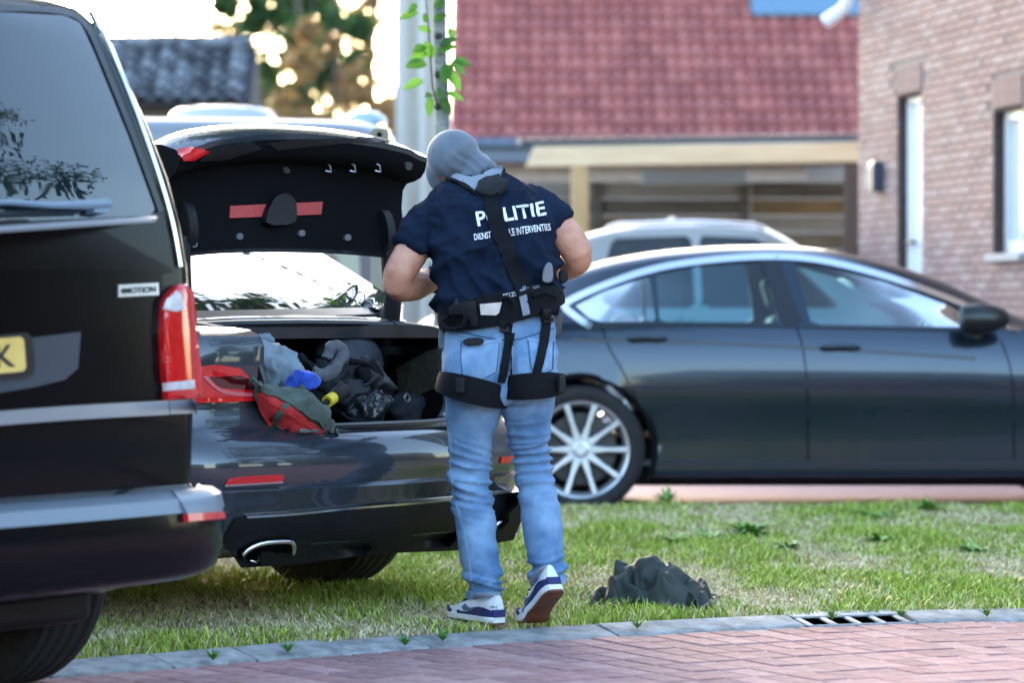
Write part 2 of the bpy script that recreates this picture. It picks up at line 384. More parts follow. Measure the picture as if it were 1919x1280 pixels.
# lawn
M_soil = mat('lawn_soil', (.20, .16, .10), .95, c2=(.34, .28, .17), ns=5, detail=8, bump=.6, bs=80)
nx, ny = 150, 60; v = []; f = []
for i in range(nx):
    x = -7.5 + 16 * i / (nx - 1)
    for j in range(ny):
        y0 = ky(x) + KW * 1.02 / max(.5, kn(x).y); y = y0 + (FAR - y0) * (j / (ny - 1)) ** 1.2; v.append((x, y, lawn_z(x, y)))
for i in range(nx - 1):
    for j in range(ny - 1): f.append((i * ny + j, (i + 1) * ny + j, (i + 1) * ny + j + 1, i * ny + j + 1))
for i in range(nx): v.append((v[i * ny + ny - 1][0], FAR + .02, -.04))
n0 = nx * ny
for i in range(nx - 1): f.append((i * ny + ny - 1, (i + 1) * ny + ny - 1, n0 + i + 1, n0 + i))
lawn = mesh_obj('lawn', v, f, M_soil); tag(lawn, kind='structure')
# far road
M_far_road = bpy.data.materials.new('far_pavers'); M_far_road.use_nodes = True
nt = M_far_road.node_tree; b = nt.nodes['Principled BSDF']; br = nt.nodes.new('ShaderNodeTexBrick'); tc = nt.nodes.new('ShaderNodeTexCoord')
br.inputs['Color1'].default_value = (.36, .20, .20, 1); br.inputs['Color2'].default_value = (.42, .25, .25, 1); br.inputs['Mortar'].default_value = (.12, .09, .08, 1); br.inputs['Scale'].default_value = 5
br.inputs['Mortar Size'].default_value = .012; nt.links.new(tc.outputs['Object'], br.inputs['Vector']); nt.links.new(br.outputs['Color'], b.inputs['Base Color']); b.inputs['Roughness'].default_value = .8
fr = mesh_obj('far_road', [(-40, FAR + .01, -.003), (40, FAR + .01, -.003), (40, 26, -.003), (-40, 26, -.003)], [(0, 1, 2, 3)], M_far_road, smooth=False); tag(fr, kind='structure')
# grass blades
def grass():
    M = bpy.data.materials.new('grass_blades'); M.use_nodes = True; nt = M.node_tree; b = nt.nodes['Principled BSDF']
    a = nt.nodes.new('ShaderNodeAttribute'); a.attribute_name = 'tone'; nt.links.new(a.outputs['Color'], b.inputs['Base Color']); b.inputs['Roughness'].default_value = .6
    b.inputs['Specular IOR Level'].default_value = .25
    rng = np.random.default_rng(3); N = 260000
    Y = 7.6 + (FAR + .05 - 7.6) * rng.random(N * 2) ** .8; X = (rng.random(N * 2) * 2 - 1) * (.1825 * Y + .35)
    kyv = np.interp(X, _xs, _ys2); dx = np.interp(X + .05, _xs, _ys2) - np.interp(X - .05, _xs, _ys2); wv = KW * np.sqrt(1 + (dx / .1) ** 2)
    ok = Y > kyv + wv - .035 * rng.random(N * 2) ** 2; X, Y, kyv, wv = X[ok][:N], Y[ok][:N], kyv[ok][:N], wv[ok][:N]; n = len(X)
    z = np.array([lawn_z(x, y) for x, y in zip(X, Y)])
    pat = np.array([1.25 * fbm((x * 1.2, y * .7, 3), 1.1, 3) + .6 * fbm((x, y * .8, 9), 4.5, 2) for x, y in zip(X, Y)])
    near_edge = np.clip(1 - (Y - kyv - wv) / .25, 0, 1)
    bare = np.array([fbm((x * .8, y * .55, 21), 1.5, 3) for x, y in zip(X, Y)])
    keep = (bare < .20 + .3 * rng.random(n)) ; keep &= ~((bare > .08) & (rng.random(n) < .35))
    X, Y, z, pat, near_edge, kyv = X[keep], Y[keep], z[keep], pat[keep], near_edge[keep], kyv[keep]; n = len(X)
    dry = rng.random(n) < np.clip(.54 - pat * 1.5, .10, .95)
    h = (.013 + .026 * rng.random(n) ** 1.8) * (1 + .9 * np.clip(pat, -.55, 1)) + (rng.random(n) < .02) * .03 * rng.random(n); h = np.where(dry, h * .85, h)
    tall = (near_edge > .2) & (rng.random(n) < .03); h = np.where(tall, h * 1.7, h)
    w = .0018 + .0016 * rng.random(n); w = w * (1 + .25 * (Y - 9) / 3)
    ang = rng.random(n) * 2 * np.pi; lean = h * (.25 + 1.0 * rng.random(n) ** 1.2); lean = np.where(dry, lean * 1.5, lean)
    lx, ly = np.cos(ang) * lean, np.sin(ang) * lean; a2 = ang + np.pi / 2 + rng.normal(0, .5, n); wx, wy = np.cos(a2) * w, np.sin(a2) * w
    V = np.empty((n, 5, 3))
    V[:, 0] = np.stack([X - wx, Y - wy, z - .004], 1); V[:, 1] = np.stack([X + wx, Y + wy, z - .004], 1)
    V[:, 2] = np.stack([X - wx * .8 + lx * .4, Y - wy * .8 + ly * .4, z + h * .62], 1); V[:, 3] = np.stack([X + wx * .8 + lx * .4, Y + wy * .8 + ly * .4, z + h * .62], 1)
    V[:, 4] = np.stack([X + lx, Y + ly, z + h], 1)
    g1 = np.array([.12, .18, .018]); g2 = np.array([.33, .40, .06]); d1 = np.array([.36, .30, .16]); d2 = np.array([.52, .45, .28]); t = rng.random(n)[:, None]
    c = np.where(dry[:, None], d1 + (d2 - d1) * t, g1 + (g2 - g1) * t); c *= (.9 + .6 * rng.random(n))[:, None]
    idx = np.arange(n)[:, None] * 5
    me = bpy.data.meshes.new('grass'); me.vertices.add(n * 5); me.vertices.foreach_set('co', V.ravel())
    loops = np.concatenate([idx + np.array([[0, 1, 3, 2]]), idx + np.array([[2, 3, 4]])], 1).ravel().astype(np.int32)
    me.loops.add(len(loops)); me.loops.foreach_set('vertex_index', loops); me.polygons.add(n * 2)
    st = np.stack([np.arange(n) * 7, np.arange(n) * 7 + 4], 1).ravel().astype(np.int32); me.polygons.foreach_set('loop_start', st)
    me.update(calc_edges=True)
    at = me.color_attributes.new('tone', 'FLOAT_COLOR', 'POINT'); cc = np.ones((n, 5, 4)); cc[:, :, :3] = c[:, None, :]; at.data.foreach_set('color', cc.ravel())
    o = link('grass', me, M); tag(o, 'short dry green and straw coloured grass of the lawn', 'grass', kind='stuff')
grass()
# weeds
LEAFM = [mat('weed_leaf_%d' % i, c, .5, c2=c2, ns=30) for i, (c, c2) in enumerate([((.05, .16, .012), (.10, .26, .025)), ((.08, .21, .02), (.15, .32, .035))])]
def leaf_mesh(mb, base, d, L, w, droop=.4, seg=4, face=None):
    d = Vector(d).normalized(); s = d.cross(Vector(face or (0, 0, 1))); s = s.normalized() if s.length > .01 else Vector((1, 0, 0)); v = []; f = []
    up = s.cross(d).normalized()
    for i in range(seg + 1):
        t = i / seg; c = Vector(base) + d * L * t - Vector((0, 0, 1)) * droop * L * t * t; ww = w * math.sin(math.pi * min(.97, .12 + .88 * t)) ** .8
        v += [c - s * ww + up * ww * .35, c, c + s * ww + up * ww * .35]
    for i in range(seg): a = i * 3; f += [(a, a + 1, a + 4, a + 3), (a + 1, a + 2, a + 5, a + 4)]
    mb.add(v, f)
def weed(px, py, n, L, w, label, upr=.6, z=None):
    p = G(px, py, .03)
    for _ in range(5): p = G(px, py, lawn_z(p.x, p.y) if p.y > ky(p.x) + KW else .012)
    n = int(n * 2.2); L *= 1.15; w *= .85; upr *= 1.3
    t = empty('weed_plant', p, random.random() * 6, label, 'weed', 'weeds in the lawn')
    for k in range(n):
        mb = MB(); a = 2.4 * k + random.random(); e = upr * random.uniform(.5, 1.3); leaf_mesh(mb, (0, 0, .003), (math.cos(a), math.sin(a), e), L * random.uniform(.6, 1.15), w * random.uniform(.7, 1.2), random.uniform(.2, .6))
        mb.build('leaf', random.choice(LEAFM), t, fixn=False)
weed(1408, 1012, 22, .15, .016, 'largest dark green weed in the middle of the lawn', .8)
weed(1330, 1018, 14, .12, .013, 'low spreading weed just left of the largest weed')
weed(1262, 1022, 12, .10, .012, 'weed with narrow leaves above the crumpled jacket')
weed(1478, 1035, 11, .11, .012, 'small green weed below and right of the largest weed')
weed(1250, 948, 14, .13, .012, 'bright green tuft by the rear wheel of the dark hatchback', 1.2)
weed(1640, 975, 12, .14, .02, 'broad leaved weed near the far lawn edge', .5)
weed(1650, 1022, 12, .12, .016, 'green weed right of the middle of the lawn', .5)
weed(1740, 962, 12, .12, .014, 'tuft of leaves at far right edge of the lawn', 1.0)
weed(1830, 1040, 12, .13, .014, 'low green weed at the right side of the lawn', .5)
weed(830, 1204, 22, .055, .0022, 'grassy tuft in the kerb joint left of the shoes', 1.3)
weed(760, 1212, 22, .055, .0022, 'grassy tuft leaning over the kerb at the broken stone', 1.3)
weed(1195, 1180, 22, .055, .0022, 'grassy tuft in the kerb joint below the jacket', 1.3)
weed(1560, 1164, 22, .055, .0022, 'weed growing at the left end of the gully', 1.3)
weed(1690, 1158, 22, .055, .0022, 'small weed growing out of the gully slot', 1.3)
weed(1850, 1158, 22, .055, .0022, 'weed in front of the kerb right of the gully', 1.3)
weed(400, 1240, 22, .055, .0022, 'grass tuft over the kerb beside the van wheel', 1.3)
weed(540, 1225, 22, .055, .0022, 'grass tuft over the kerb between two short stones', 1.3)
# ================================================================ vehicles
M_tyre = mat('tyre_rubber', (.007, .007, .008), .85, c2=(.015, .015, .016), ns=30, bump=.2, bs=90)
M_chrome = mat('chrome_trim', (.75, .77, .80), .18, 1.0)
M_alloy = mat('alloy_silver', (.60, .62, .65), .35, .7, c2=(.52, .54, .57), ns=6)
M_plastic = mat('black_plastic', (.004, .004, .006), .5, c2=(.007, .007, .009), spec=.25, ns=40, bump=.15, bs=300)
M_seal = mat('rubber_seal', (.005, .006, .008), .35)
M_carpet = mat('boot_carpet', (.005, .005, .006), .95, c2=(.008, .008, .009), spec=.05, ns=160, bump=.5, bs=400)
M_red_lens = mat('red_lens', (.50, .006, .008), .12, coat=1.0, c2=(.62, .012, .012), ns=40)
M_refl = mat('red_reflector', (.5, .012, .015), .3, coat=.6, c2=(.62, .02, .02), ns=120)
M_white_lens = mat('white_lens', (.6, .6, .62), .15, coat=1.0, c2=(.5, .42, .42), ns=60)
M_metal_dark = mat('dark_metal', (.05, .05, .055), .4, .8)
def paint(name, c, c2, metal=.5, rough=.28, coat=.55): return mat(name, c, rough, metal, c2=c2, ns=900, coat=coat, detail=1, spec=.3 * min(1, coat / .5))
def sect(u, pts):                                  # interpolate a table of rows by first column, smoothly
    k = [p[0] for p in pts]; return [float(np.interp(u, k, [p[i] for p in pts])) for i in range(1, len(pts[0]))]
def smoothed(tab, xs, k=5):
    a = np.array([sect(x, tab) for x in xs]); w = np.hanning(k + 2)[1:-1]; w /= w.sum(); p = k // 2
    return np.stack([np.convolve(np.pad(a[:, i], p, 'edge'), w, 'valid') for i in range(a.shape[1])], 1)
def plan(hw, v0, v1, rc, bow, z, fb=.15, frc=.3):
    q = []
    for i in range(7): u = (hw - rc) * i / 6; q.append((u, v0 + bow * (u / hw) ** 2))
    e = q[-1][1]
    for i in range(1, 9): a = math.pi / 2 * i / 8; q.append((hw - rc + rc * math.sin(a), e + rc * (1 - math.cos(a))))
    s0 = e + rc; s1 = v1 - fb - frc
    for i in range(1, 12): q.append((hw, s0 + (s1 - s0) * i / 11))
    for i in range(1, 7): a = math.pi / 2 * i / 6; q.append((hw - frc + frc * math.cos(a), s1 + frc * math.sin(a)))
    e = hw - frc
    for i in range(1, 6): u = e * (1 - i / 5); q.append((u, v1 - fb * (u / e) ** 2))
    full = q + [(-u, v) for u, v in reversed(q[1:-1])]
    return [Vector((u, v, z)) for u, v in full]
def wheel(parent, c, r, wd, rr, spokes, side, twin=False, tread=True, dia=None):
    """c centre, axle along local x, side = outer direction (+1/-1)"""
    w = empty('wheel', c); w.parent = parent; h = wd / 2
    prof = [(rr, -h * .86), (rr + .012, -h * .97), ((r + rr) / 2, -h * 1.04), (r - .028, -h), (r - .006, -h * .86)]
    for k in range(5):
        a = -h * .72 + k * h * .36; prof += [(r, a - .012 * 1.6), (r, a + .004)] + ([(r - .008, a + .006), (r - .008, a + .014)] if tread and k < 4 else [])
    prof += [(r - .006, h * .86), (r - .028, h), ((r + rr) / 2, h * 1.04), (rr + .012, h * .97), (rr, h * .86)]
    MB().lathe(prof, 56, closed=True).build('tyre', M_tyre, w, ang=30)
    s = side; rim = [(rr, -h * .86), (rr - .02, -h * .8), (rr - .03, -h * .3), (rr - .028, h * .5 * 1), (rr - .012, h * .8), (rr + .008, h * .9), (rr + .004, h * .82)]
    rim = [(a, b * s) for a, b in rim]
    rm = MB().lathe(rim, 56).build('rim', M_alloy, w, ang=35)
    mb = MB(); o = h * .62 * s
    for k in range(spokes):
        base = 2 * math.pi * k / spokes
        for dlt in ((-.11, .11) if twin else (0,)):
            a0 = base + dlt * 1.15; a1 = base + dlt * 1.75; ring = []
            for t, rad, hw_, x in ((0, .05, .026 if not twin else .017, o * 1.12), (.5, rr * .55, .0145, o * 1.14), (1, rr - .012, .018, o * 1.25)):
                aa = a0 + (a1 - a0) * t; cth, sth = math.cos(aa), math.sin(aa); cc = Vector((x, cth * rad, sth * rad)); tg = Vector((0, -sth, cth))
                ring.append([cc - tg * hw_, cc - tg * hw_ * .7 + Vector((.012 * s, 0, 0)), cc + tg * hw_ * .7 + Vector((.012 * s, 0, 0)), cc + tg * hw_, cc + tg * hw_ * .8 - Vector((.028 * s, 0, 0)), cc - tg * hw_ * .8 - Vector((.028 * s, 0, 0))])
            mb.loft(ring)
    mb.build('spokes', M_alloy, w, ang=40, bevel=.003)
    MB().lathe([(.0, o * 1.3), (.028, o * 1.3), (.034, o * 1.22), (.075, o * 1.16), (.08, o * .8), (0, o * .8)], 24).build('hub_cap', M_alloy, w)
    MB().lathe([(.04, -.02 * s), (rr * .74, -.02 * s), (rr * .74, .008 * s), (.04, .008 * s)], 32, closed=True).build('brake_disc', M_metal_dark, w)
    return w
# ---------------------------------------------------------------- dark saloon with open boot
M_sed = paint('saloon_paint', (.028, .034, .046), (.038, .045, .058), .35, .24, 1.0)
A_S = R(50); SC = Vector((-.396, 10.37, .035))
sedan = empty('parked_saloon', SC, A_S, 'dark grey saloon on the lawn with its boot lid raised', 'car')
LV = [(.215, .70, .42, .2, .1), (.23, .82, .20, .22, .1), (.262, .885, .10, .24, .11), (.33, .91, .055, .26, .13), (.42, .925, .02, .28, .15), (.455, .93, .004, .28, .15), (.468, .93, .020, .28, .15), (.53, .932, .004, .28, .15), (.57, .932, .012, .28, .15), (.605, .931, .028, .28, .15),
      (.635, .93, .052, .28, .15), (.652, .928, .088, .26, .14), (.67, .928, .105, .26, .13), (.76, .926, .115, .25, .13), (.86, .918, .105, .24, .13), (.93, .90, .095, .24, .14), (.965, .875, .105, .24, .15), (.985, .83, .15, .24, .15), (.995, .74, .25, .22, .12), (1.0, .6, .36, .2, .1)]
rings = [plan(hw, v0, 4.9 - (z - .6) * .5 if z > .6 else 4.9 - (.6 - z) * .4, rc, bow, z) for z, hw, v0, rc, bow in LV]
mb = MB().loft(rings); sbody = mb.build('body', [M_sed, M_carpet, M_plastic], sedan, ang=35)
cut = []
for sx in (-1, 1):
    for vv in (1.06, 4.03):
        q = MB(); q.cur = 2; q.lathe([(0, -.28), (.385, -.28), (.385, .16), (0, .16)], 40); o = q.build('cut', [M_sed, M_carpet, M_plastic], None, False)
        o.location = sedan.matrix_world @ Vector((0, 0, 0)); o.parent = sedan; o.location = (sx * .80, vv, .335); cut.append(o)
        if sx < 0: o.rotation_euler = (0, 0, math.pi)
q = MB(); q.cur = 1; pl = lambda a, b, z: [Vector((x, y, z)) for x, y in smooth_poly([(-a + .12, .16), (a - .12, .16), (a + .0, .28), (a + .1, .6), (a + .02, b), (-a - .02, b), (-a - .1, .6), (-a - .0, .28)], 1)]
q.loft([pl(.50, 1.05, .52), pl(.53, 1.1, .56), pl(.55, 1.12, .70), pl(.55, 1.1, .952)]); o = q.build('cut', [M_sed, M_carpet, M_plastic], sedan, False); cut.append(o)
op = smooth_poly([(-.50, 1.3), (-.50, .85), (-.475, .74), (-.43, .667), (-.34, .645), (.34, .645), (.43, .667), (.475, .74), (.50, .85), (.50, 1.3)], 2)
q = MB(); q.prism(op, -.3, .45, lambda u, z, d: Vector((u, d, z))); cut.append(q.build('cut', [M_sed, M_carpet, M_plastic], sedan, False))
cut[-1], cut[-2] = cut[-2], cut[-1]; boolean(sbody, cut)
# seal round the opening and the sill plate
sp = smooth_poly([(-.515, .46, 1.0), (-.515, .2, .97), (-.51, .13, .86), (-.487, .11, .745), (-.44, .085, .672), (-.34, .06, .652), (0, .045, .652), (.34, .06, .652), (.44, .085, .672), (.487, .11, .745), (.51, .13, .86), (.515, .2, .97), (.515, .46, 1.0)], 2, False)
MB().tube([Vector(p) + Vector((0, .02, .004)) for p in sp], .014, 8).build('boot_seal', M_seal, sedan)
MB().box((-.40, .065, .640), (.40, .135, .657)).build('sill_plate', mat('sill_plate', (.10, .105, .11), .45, .3, c2=(.16, .165, .17), ns=60), sedan, bevel=.006)
MB().tube([(-.56, .475, .995), (-.3, .462, 1.003), (0, .458, 1.006), (.3, .462, 1.003), (.56, .475, .995)], .016, 8).build('boot_seal', M_seal, sedan)
MB().tube([(-.60, .505, 1.0), (-.3, .49, 1.013), (0, .486, 1.016), (.3, .49, 1.013), (.60, .505, 1.0)], .017, 8).build('window_channel', M_sed, sedan)
# greenhouse with rear window
GV = [(.985, .735, .515, .16, .05), (1.03, .72, .58, .16, .06), (1.10, .70, .72, .17, .07), (1.20, .665, .96, .18, .09), (1.30, .62, 1.26, .19, .11), (1.38, .575, 1.56, .2, .12), (1.425, .52, 1.78, .22, .14), (1.44, .44, 1.9, .22, .14)]
rings = [plan(hw, v0, 3.75 - (z - .98) * 1.7, rc, bow, z) for z, hw, v0, rc, bow in GV]
gh = MB().loft(rings).build('cabin_roof', M_sed, sedan, ang=40)
tg = bvh(gh, sbody)
M_rear_glass = mat('rear_glass', (.012, .015, .016), .015, coat=.0, spec=.5)
patch_px('rear_window', bvh(gh), [(300, 585), (500, 583), (735, 580), (757, 576), (700, 536), (634, 494), (560, 450), (480, 425), (330, 440), (290, 520)], M_rear_glass, sedan, .003, .001, 14)
for s in (-1, 1):
    for k_, r_, m_ in ((.75, .007, M_seal), (.45, .005, M_chrome)): MB().tube([Vector((s * (hw - rc * k_), v0 + bow * ((hw - rc) / hw) ** 2 + rc * (1 - math.sqrt(max(0, 1 - (1 - k_) ** 2))) - .002, z)) for z, hw, v0, rc, bow in GV[:6]], r_, 8).build('window_trim', m_, sedan)
patch_px('window_base', bvh(gh), [(300, 600), (500, 598), (748, 590), (738, 578), (500, 583), (300, 587)], M_seal, sedan, .006, .001, 12)
# lid: outer skin, lining, hooks
prof = [(.52, 1.262), (.575, 1.35), (.615, 1.47), (.63, 1.57), (.62, 1.64), (.585, 1.688), (.53, 1.706), (.47, 1.70), (.405, 1.682), (.375, 1.665), (.378, 1.645), (.39, 1.612), (.41, 1.588), (.445, 1.574), (.485, 1.566), (.505, 1.54), (.512, 1.45), (.50, 1.36), (.485, 1.30), (.478, 1.268), (.49, 1.255)]
us = np.linspace(-.60, .625, 23); rings = []
for u in us:
    t = min(1, abs(u) / .60); e = t ** 2.4 * (1 if u < 0 else .55); shrink = 1 - .06 * max(0, (t - .85) / .15)
    cz = 1.45; cv = .5
    rings.append([Vector((u, cv + (v - cv) * shrink + .05 * e, cz + (z - cz) * shrink - (.075 * e if z > 1.5 else .035 * e))) for v, z in prof])
mb = MB(); mb.loft(rings); n = len(prof)
mi = []
for i in range(len(us) - 1):
    for j in range(n): mi.append(1 if 10 <= j <= 18 else 0)
mi += [1, 1]; mb.mi = mi
lid = mb.build('boot_lid', [M_sed, M_carpet], sedan, ang=38)
tl = bvh(lid)
def lid_tri(px, py, s=1, mm=M_plastic): return patch_px('hook', tl, [(px - 7 * s, py + 12 * s), (px + 8 * s, py + 8 * s), (px + 4 * s, py - 4 * s), (px - 3 * s, py - 11 * s)], mm, lid, .012, 0, 6)
red = mat('warning_red', (.30, .03, .028), .7, c2=(.42, .05, .045), ns=150)
patch_px('warning_strip', tl, [(430, 386), (603, 378), (600, 402), (429, 409)], red, lid, .006, .001, 8)
patch_px('triangle_latch', tl, [(486, 427), (489, 400), (503, 372), (518, 360), (532, 362), (543, 380), (545, 405), (541, 425)], M_plastic, lid, .03, .004, 8, 1)
for px, py in ((535, 318), (764, 309), (362, 459), (447, 444), (563, 438), (649, 446)): patch_px('lining_clip', tl, [(px - 6, py - 6), (px + 6, py - 6), (px + 6, py + 6), (px - 6, py + 6)], mat('clip_grey', (.06, .06, .065), .4), lid, .01, 0, 4, 2)
for k, px in enumerate((612, 658, 705)):
    a, _ = hit(tl, px, 310); inv = lid.matrix_world.inverted(); a = inv @ a
    MB().tube([a + Vector((-.012, 0, .012)), a + Vector((.0, -.018, .0)), a + Vector((.012, -.012, -.022)), a + Vector((-.004, 0, -.018))], .003, 6).build('tool_clip', M_alloy, lid)
patch_px('lid_lamp', tl, [(335, 282), (372, 276), (392, 283), (360, 300), (342, 300)], M_red_lens, lid, .008, .001, 6)
patch_px('lid_lamp_housing', tl, [(390, 279), (470, 264), (490, 277), (420, 297), (372, 300)], M_plastic, lid, .008, .001, 6)
patch_px('plate_recess', tl, [(500, 268), (560, 260), (700, 258), (735, 265), (640, 268), (520, 280)], M_plastic, lid, .004, .001, 6)
# hinge arms
for sx in (1, -1):
    x = sx * .53; MB().tube([(x, .56, .86), (x, .535, .93), (x, .505, 1.02), (x, .495, 1.1), (x * .985, .505, 1.2), (x * .97, .51, 1.30)], [.036, .036, .034, .032, .03, .028], 14).build('hinge_arm', M_plastic, sedan)
    MB().lathe([(.045, -.012), (.075, -.012), (.082, .006), (.07, .02), (.045, .012)], 28, 'z', (x, .53, .90), True).build('hinge_collar', M_plastic, sedan)
    b = x * .94; patch = MB(); patch.prism(smooth_poly([(.50, 1.27), (.50, 1.36), (.53, 1.42), (.56, 1.41), (.57, 1.27)], 1), -.02, .02, lambda v, z, d, b=b: Vector((b + d, v - .03, z))); patch.build('hinge_cover', M_plastic, sedan)
# lights, reflectors, exhausts, bumper trim
tb = bvh(sbody)
patch_px('tail_lamp', tb, [(352, 690), (400, 683), (448, 690), (468, 712), (481, 742), (478, 752), (420, 755), (350, 756)], M_red_lens, sedan, .012, .001, 8)
tb2 = tb
patch_px('lamp_insert', tb, [(384, 706), (448, 703), (470, 712), (474, 730), (440, 728), (410, 727)], mat('lamp_dark', (.05, .002, .003), .1, coat=1), sedan, .004, .0135, 8)
ribbon_px('lamp_bar', tb, [(380, 705), (402, 730), (440, 738), (474, 739)], 7, mat('lamp_bar', (.55, .10, .12), .15, coat=1), sedan, .004, .014)
ribbon_px('lamp_base_trim', tb, [(352, 763), (420, 762), (484, 757)], 9, M_seal, sedan, .004, .001)
patch_px('reflector', tb, [(421, 908), (427, 898), (455, 893), (529, 889), (531, 897), (526, 902)], M_refl, sedan, .006, .001, 6)
ribbon_px('reflector_trim', tb, [(421, 910), (470, 907), (529, 903)], 4, M_chrome, sedan, .005, .001)
patch_px('reflector', tb, [(936, 868), (938, 856), (975, 853), (975, 865)], M_refl, sedan, .006, .001, 6)
low = [(415, 1010), (440, 972), (475, 966), (560, 964), (580, 958), (700, 945), (850, 935), (985, 920), (978, 965), (960, 1010), (850, 1030), (700, 1035), (560, 1055), (450, 1062)]
patch_px('diffuser', tb, low, M_plastic, sedan, .008, .001, 16)
ribbon_px('bumper_trim', tb, [(460, 968), (560, 962), (640, 952), (850, 936), (980, 920)], 4, M_chrome, sedan, .009, .002)
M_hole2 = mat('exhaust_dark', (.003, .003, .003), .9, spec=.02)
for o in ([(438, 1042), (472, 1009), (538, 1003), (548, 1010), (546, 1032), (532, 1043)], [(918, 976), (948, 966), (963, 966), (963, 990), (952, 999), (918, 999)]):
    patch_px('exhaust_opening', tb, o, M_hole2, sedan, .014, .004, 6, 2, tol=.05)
    q = smooth_poly(o, 2); sf = Surf(tb, q, .05); inv = sedan.matrix_world.inverted(); pts = [inv @ (sf(*p)[0] + sf.n * .022) for p in q + [q[0]]]
    MB().tube(pts, .0085, 8, cap=False).build('exhaust_tip', M_chrome, sedan, ang=60)
for sx in (-1, 1):
    for vv in (1.06, 4.03): wheel(sedan, (sx * .785, vv, .335), .335, .26, .235, 5, sx, True)
MB().box((-.6, .45, .20), (.6, 4.4, .26)).build('underbody', M_plastic, sedan, bevel=.04)
MB().tube([(-.3, .40, .30), (.3, .40, .30)], .085, 16).build('silencer', mat('silencer', (.18, .17, .15), .5, .7, c2=(.1, .09, .07), ns=9), sedan)
MB().tube([(-.62, 1.06, .30), (.62, 1.06, .30)], .035, 12).build('rear_axle', M_metal_dark, sedan)
# ---------------------------------------------------------------- black van in front, left
M_van = paint('van_paint', (.0025, .003, .004), (.004, .004, .005), .0, .2, .14)
A_V = R(54); vc = Vector((-.775, 8.40, 0)); rv = Vector((math.cos(A_V), math.sin(A_V), 0)); fv = Vector((-math.sin(A_V), math.cos(A_V), 0))
VC = vc - rv * .93
van = empty('parked_van', VC, A_V, 'black passenger van with yellow number plate, cut off at left', 'van')
LV = [(.30, .80, .25, .12, .05), (.34, .88, .12, .12, .06), (.42, .93, .03, .13, .06), (.50, .945, .02, .12, .06), (.56, .95, .035, .12, .06), (.585, .95, .06, .10, .05), (.60, .945, .075, .09, .05), (.8, .948, .07, .09, .05), (1.0, .946, .075, .09, .05), (1.2, .94, .085, .09, .05), (1.33, .925, .10, .09, .05), (1.45, .905, .125, .09, .05), (1.6, .875, .17, .1, .05), (1.75, .84, .23, .1, .05), (1.86, .805, .275, .1, .05), (1.92, .76, .315, .12, .05), (1.955, .68, .40, .14, .05), (1.965, .5, .6, .2, .05)]
rings = [plan(hw, v0, 5.0 - max(0, z - .95) * 1.6, rc, bow, z) for z, hw, v0, rc, bow in LV]
vbody = MB().loft(rings).build('body', [M_van, M_plastic], van, ang=40)
cut = []
for sx in (-1, 1):
    for vv in (.82, 3.9):
        q = MB(); q.cur = 1; q.lathe([(0, -.3), (.40, -.3), (.40, .2), (0, .2)], 40); o = q.build('cut', [M_van, M_plastic], None, False); o.parent = van; o.location = (sx * .80, vv, .35); o.rotation_euler = (0, 0, 0 if sx > 0 else math.pi); cut.append(o)
boolean(vbody, cut)
tv = bvh(vbody)
M_van_glass = mat('van_glass', (.004, .009, .013), .01, coat=.5, spec=.5)
wr = patch_px('rear_window', tv, [(-330, 40), (0, 24), (120, 30), (150, 45), (175, 100), (240, 260), (288, 392), (280, 404), (200, 408), (0, 416), (-330, 440)], M_van_glass, van, .004, .001, 22)
ribbon_px('window_seal', tv, [(-330, 32), (0, 16), (125, 22), (160, 44), (185, 100), (250, 260), (299, 396)], 10, M_seal, van, .006, .001, 14)
ribbon_px('pillar_glint', tv, [(172, 20), (205, 90), (262, 230), (318, 400), (335, 500)], 6, M_chrome, van, .008, .001, 14)  # bright strip added for the edge reflection along the rear pillar
ribbon_px('tailgate_trim', tv, [(-330, 450), (0, 428), (150, 418), (293, 408)], 15, mat('strip_grey', (.34, .37, .42), .3, .6), van, .010, .001, 14)
ribbon_px('chrome_strip', tv, [(-330, 812), (0, 783), (150, 772), (309, 764)], 26, mat('strip_grey', (.34, .37, .42), .3, .6), van, .014, .001, 14)
ribbon_px('chrome_strip', tv, [(311, 764), (345, 762), (368, 762)], 25, mat('strip_grey', (.34, .37, .42), .3, .6), van, .014, .001, 10)
patch_px('plate_recess', tv, [(-330, 660), (0, 640), (150, 622), (145, 690), (120, 712), (60, 726), (0, 736), (-330, 770)], mat('recess_panel', (.06, .075, .10), .22, .2, coat=1), van, .003, .001, 16)
yel = mat('plate_yellow', (.72, .50, .13), .4, c2=(.78, .56, .16), ns=20)
npl = patch_px('number_plate', tv, [(-330, 644), (0, 627), (40, 624), (50, 634), (55, 690), (50, 704), (0, 708), (-330, 728)], M_seal, van, .016, .006, 12)
tn = bvh(npl)
pl2 = patch_px('plate_face', tn, [(-325, 650), (0, 634), (38, 631), (44, 637), (48, 688), (43, 696), (0, 700), (-325, 718)], yel, npl, .002, .001, 12)
text_px('plate_letter', bvh(pl2), 'K', [(-8, 690), (29, 687), (24, 645), (-8, 648)], mat('plate_black', (.01, .01, .012), .5), npl, .001, .001, .02)
ld = [(299, 570), (308, 552), (325, 534), (338, 532), (350, 548), (356, 600), (366, 690), (368, 745), (305, 750), (300, 700), (296, 620)]
lamp = patch_px('tail_lamp', tv, ld, M_red_lens, van, .02, .001, 8, puff=.01)
tlm = bvh(lamp)
patch_px('reverse_lens', tlm, [(306, 580), (314, 562), (330, 545), (338, 552), (346, 578), (330, 584)], M_white_lens, lamp, .003, .001, 7)
patch_px('indicator_lens', tlm, [(306, 718), (363, 712), (364, 728), (307, 733)], M_white_lens, lamp, .003, .001, 7)
bd = patch_px('model_badge', tv, [(219, 534), (294, 530), (295, 553), (219, 557)], mat('badge', (.55, .57, .6), .3, .6), van, .006, .001, 8)
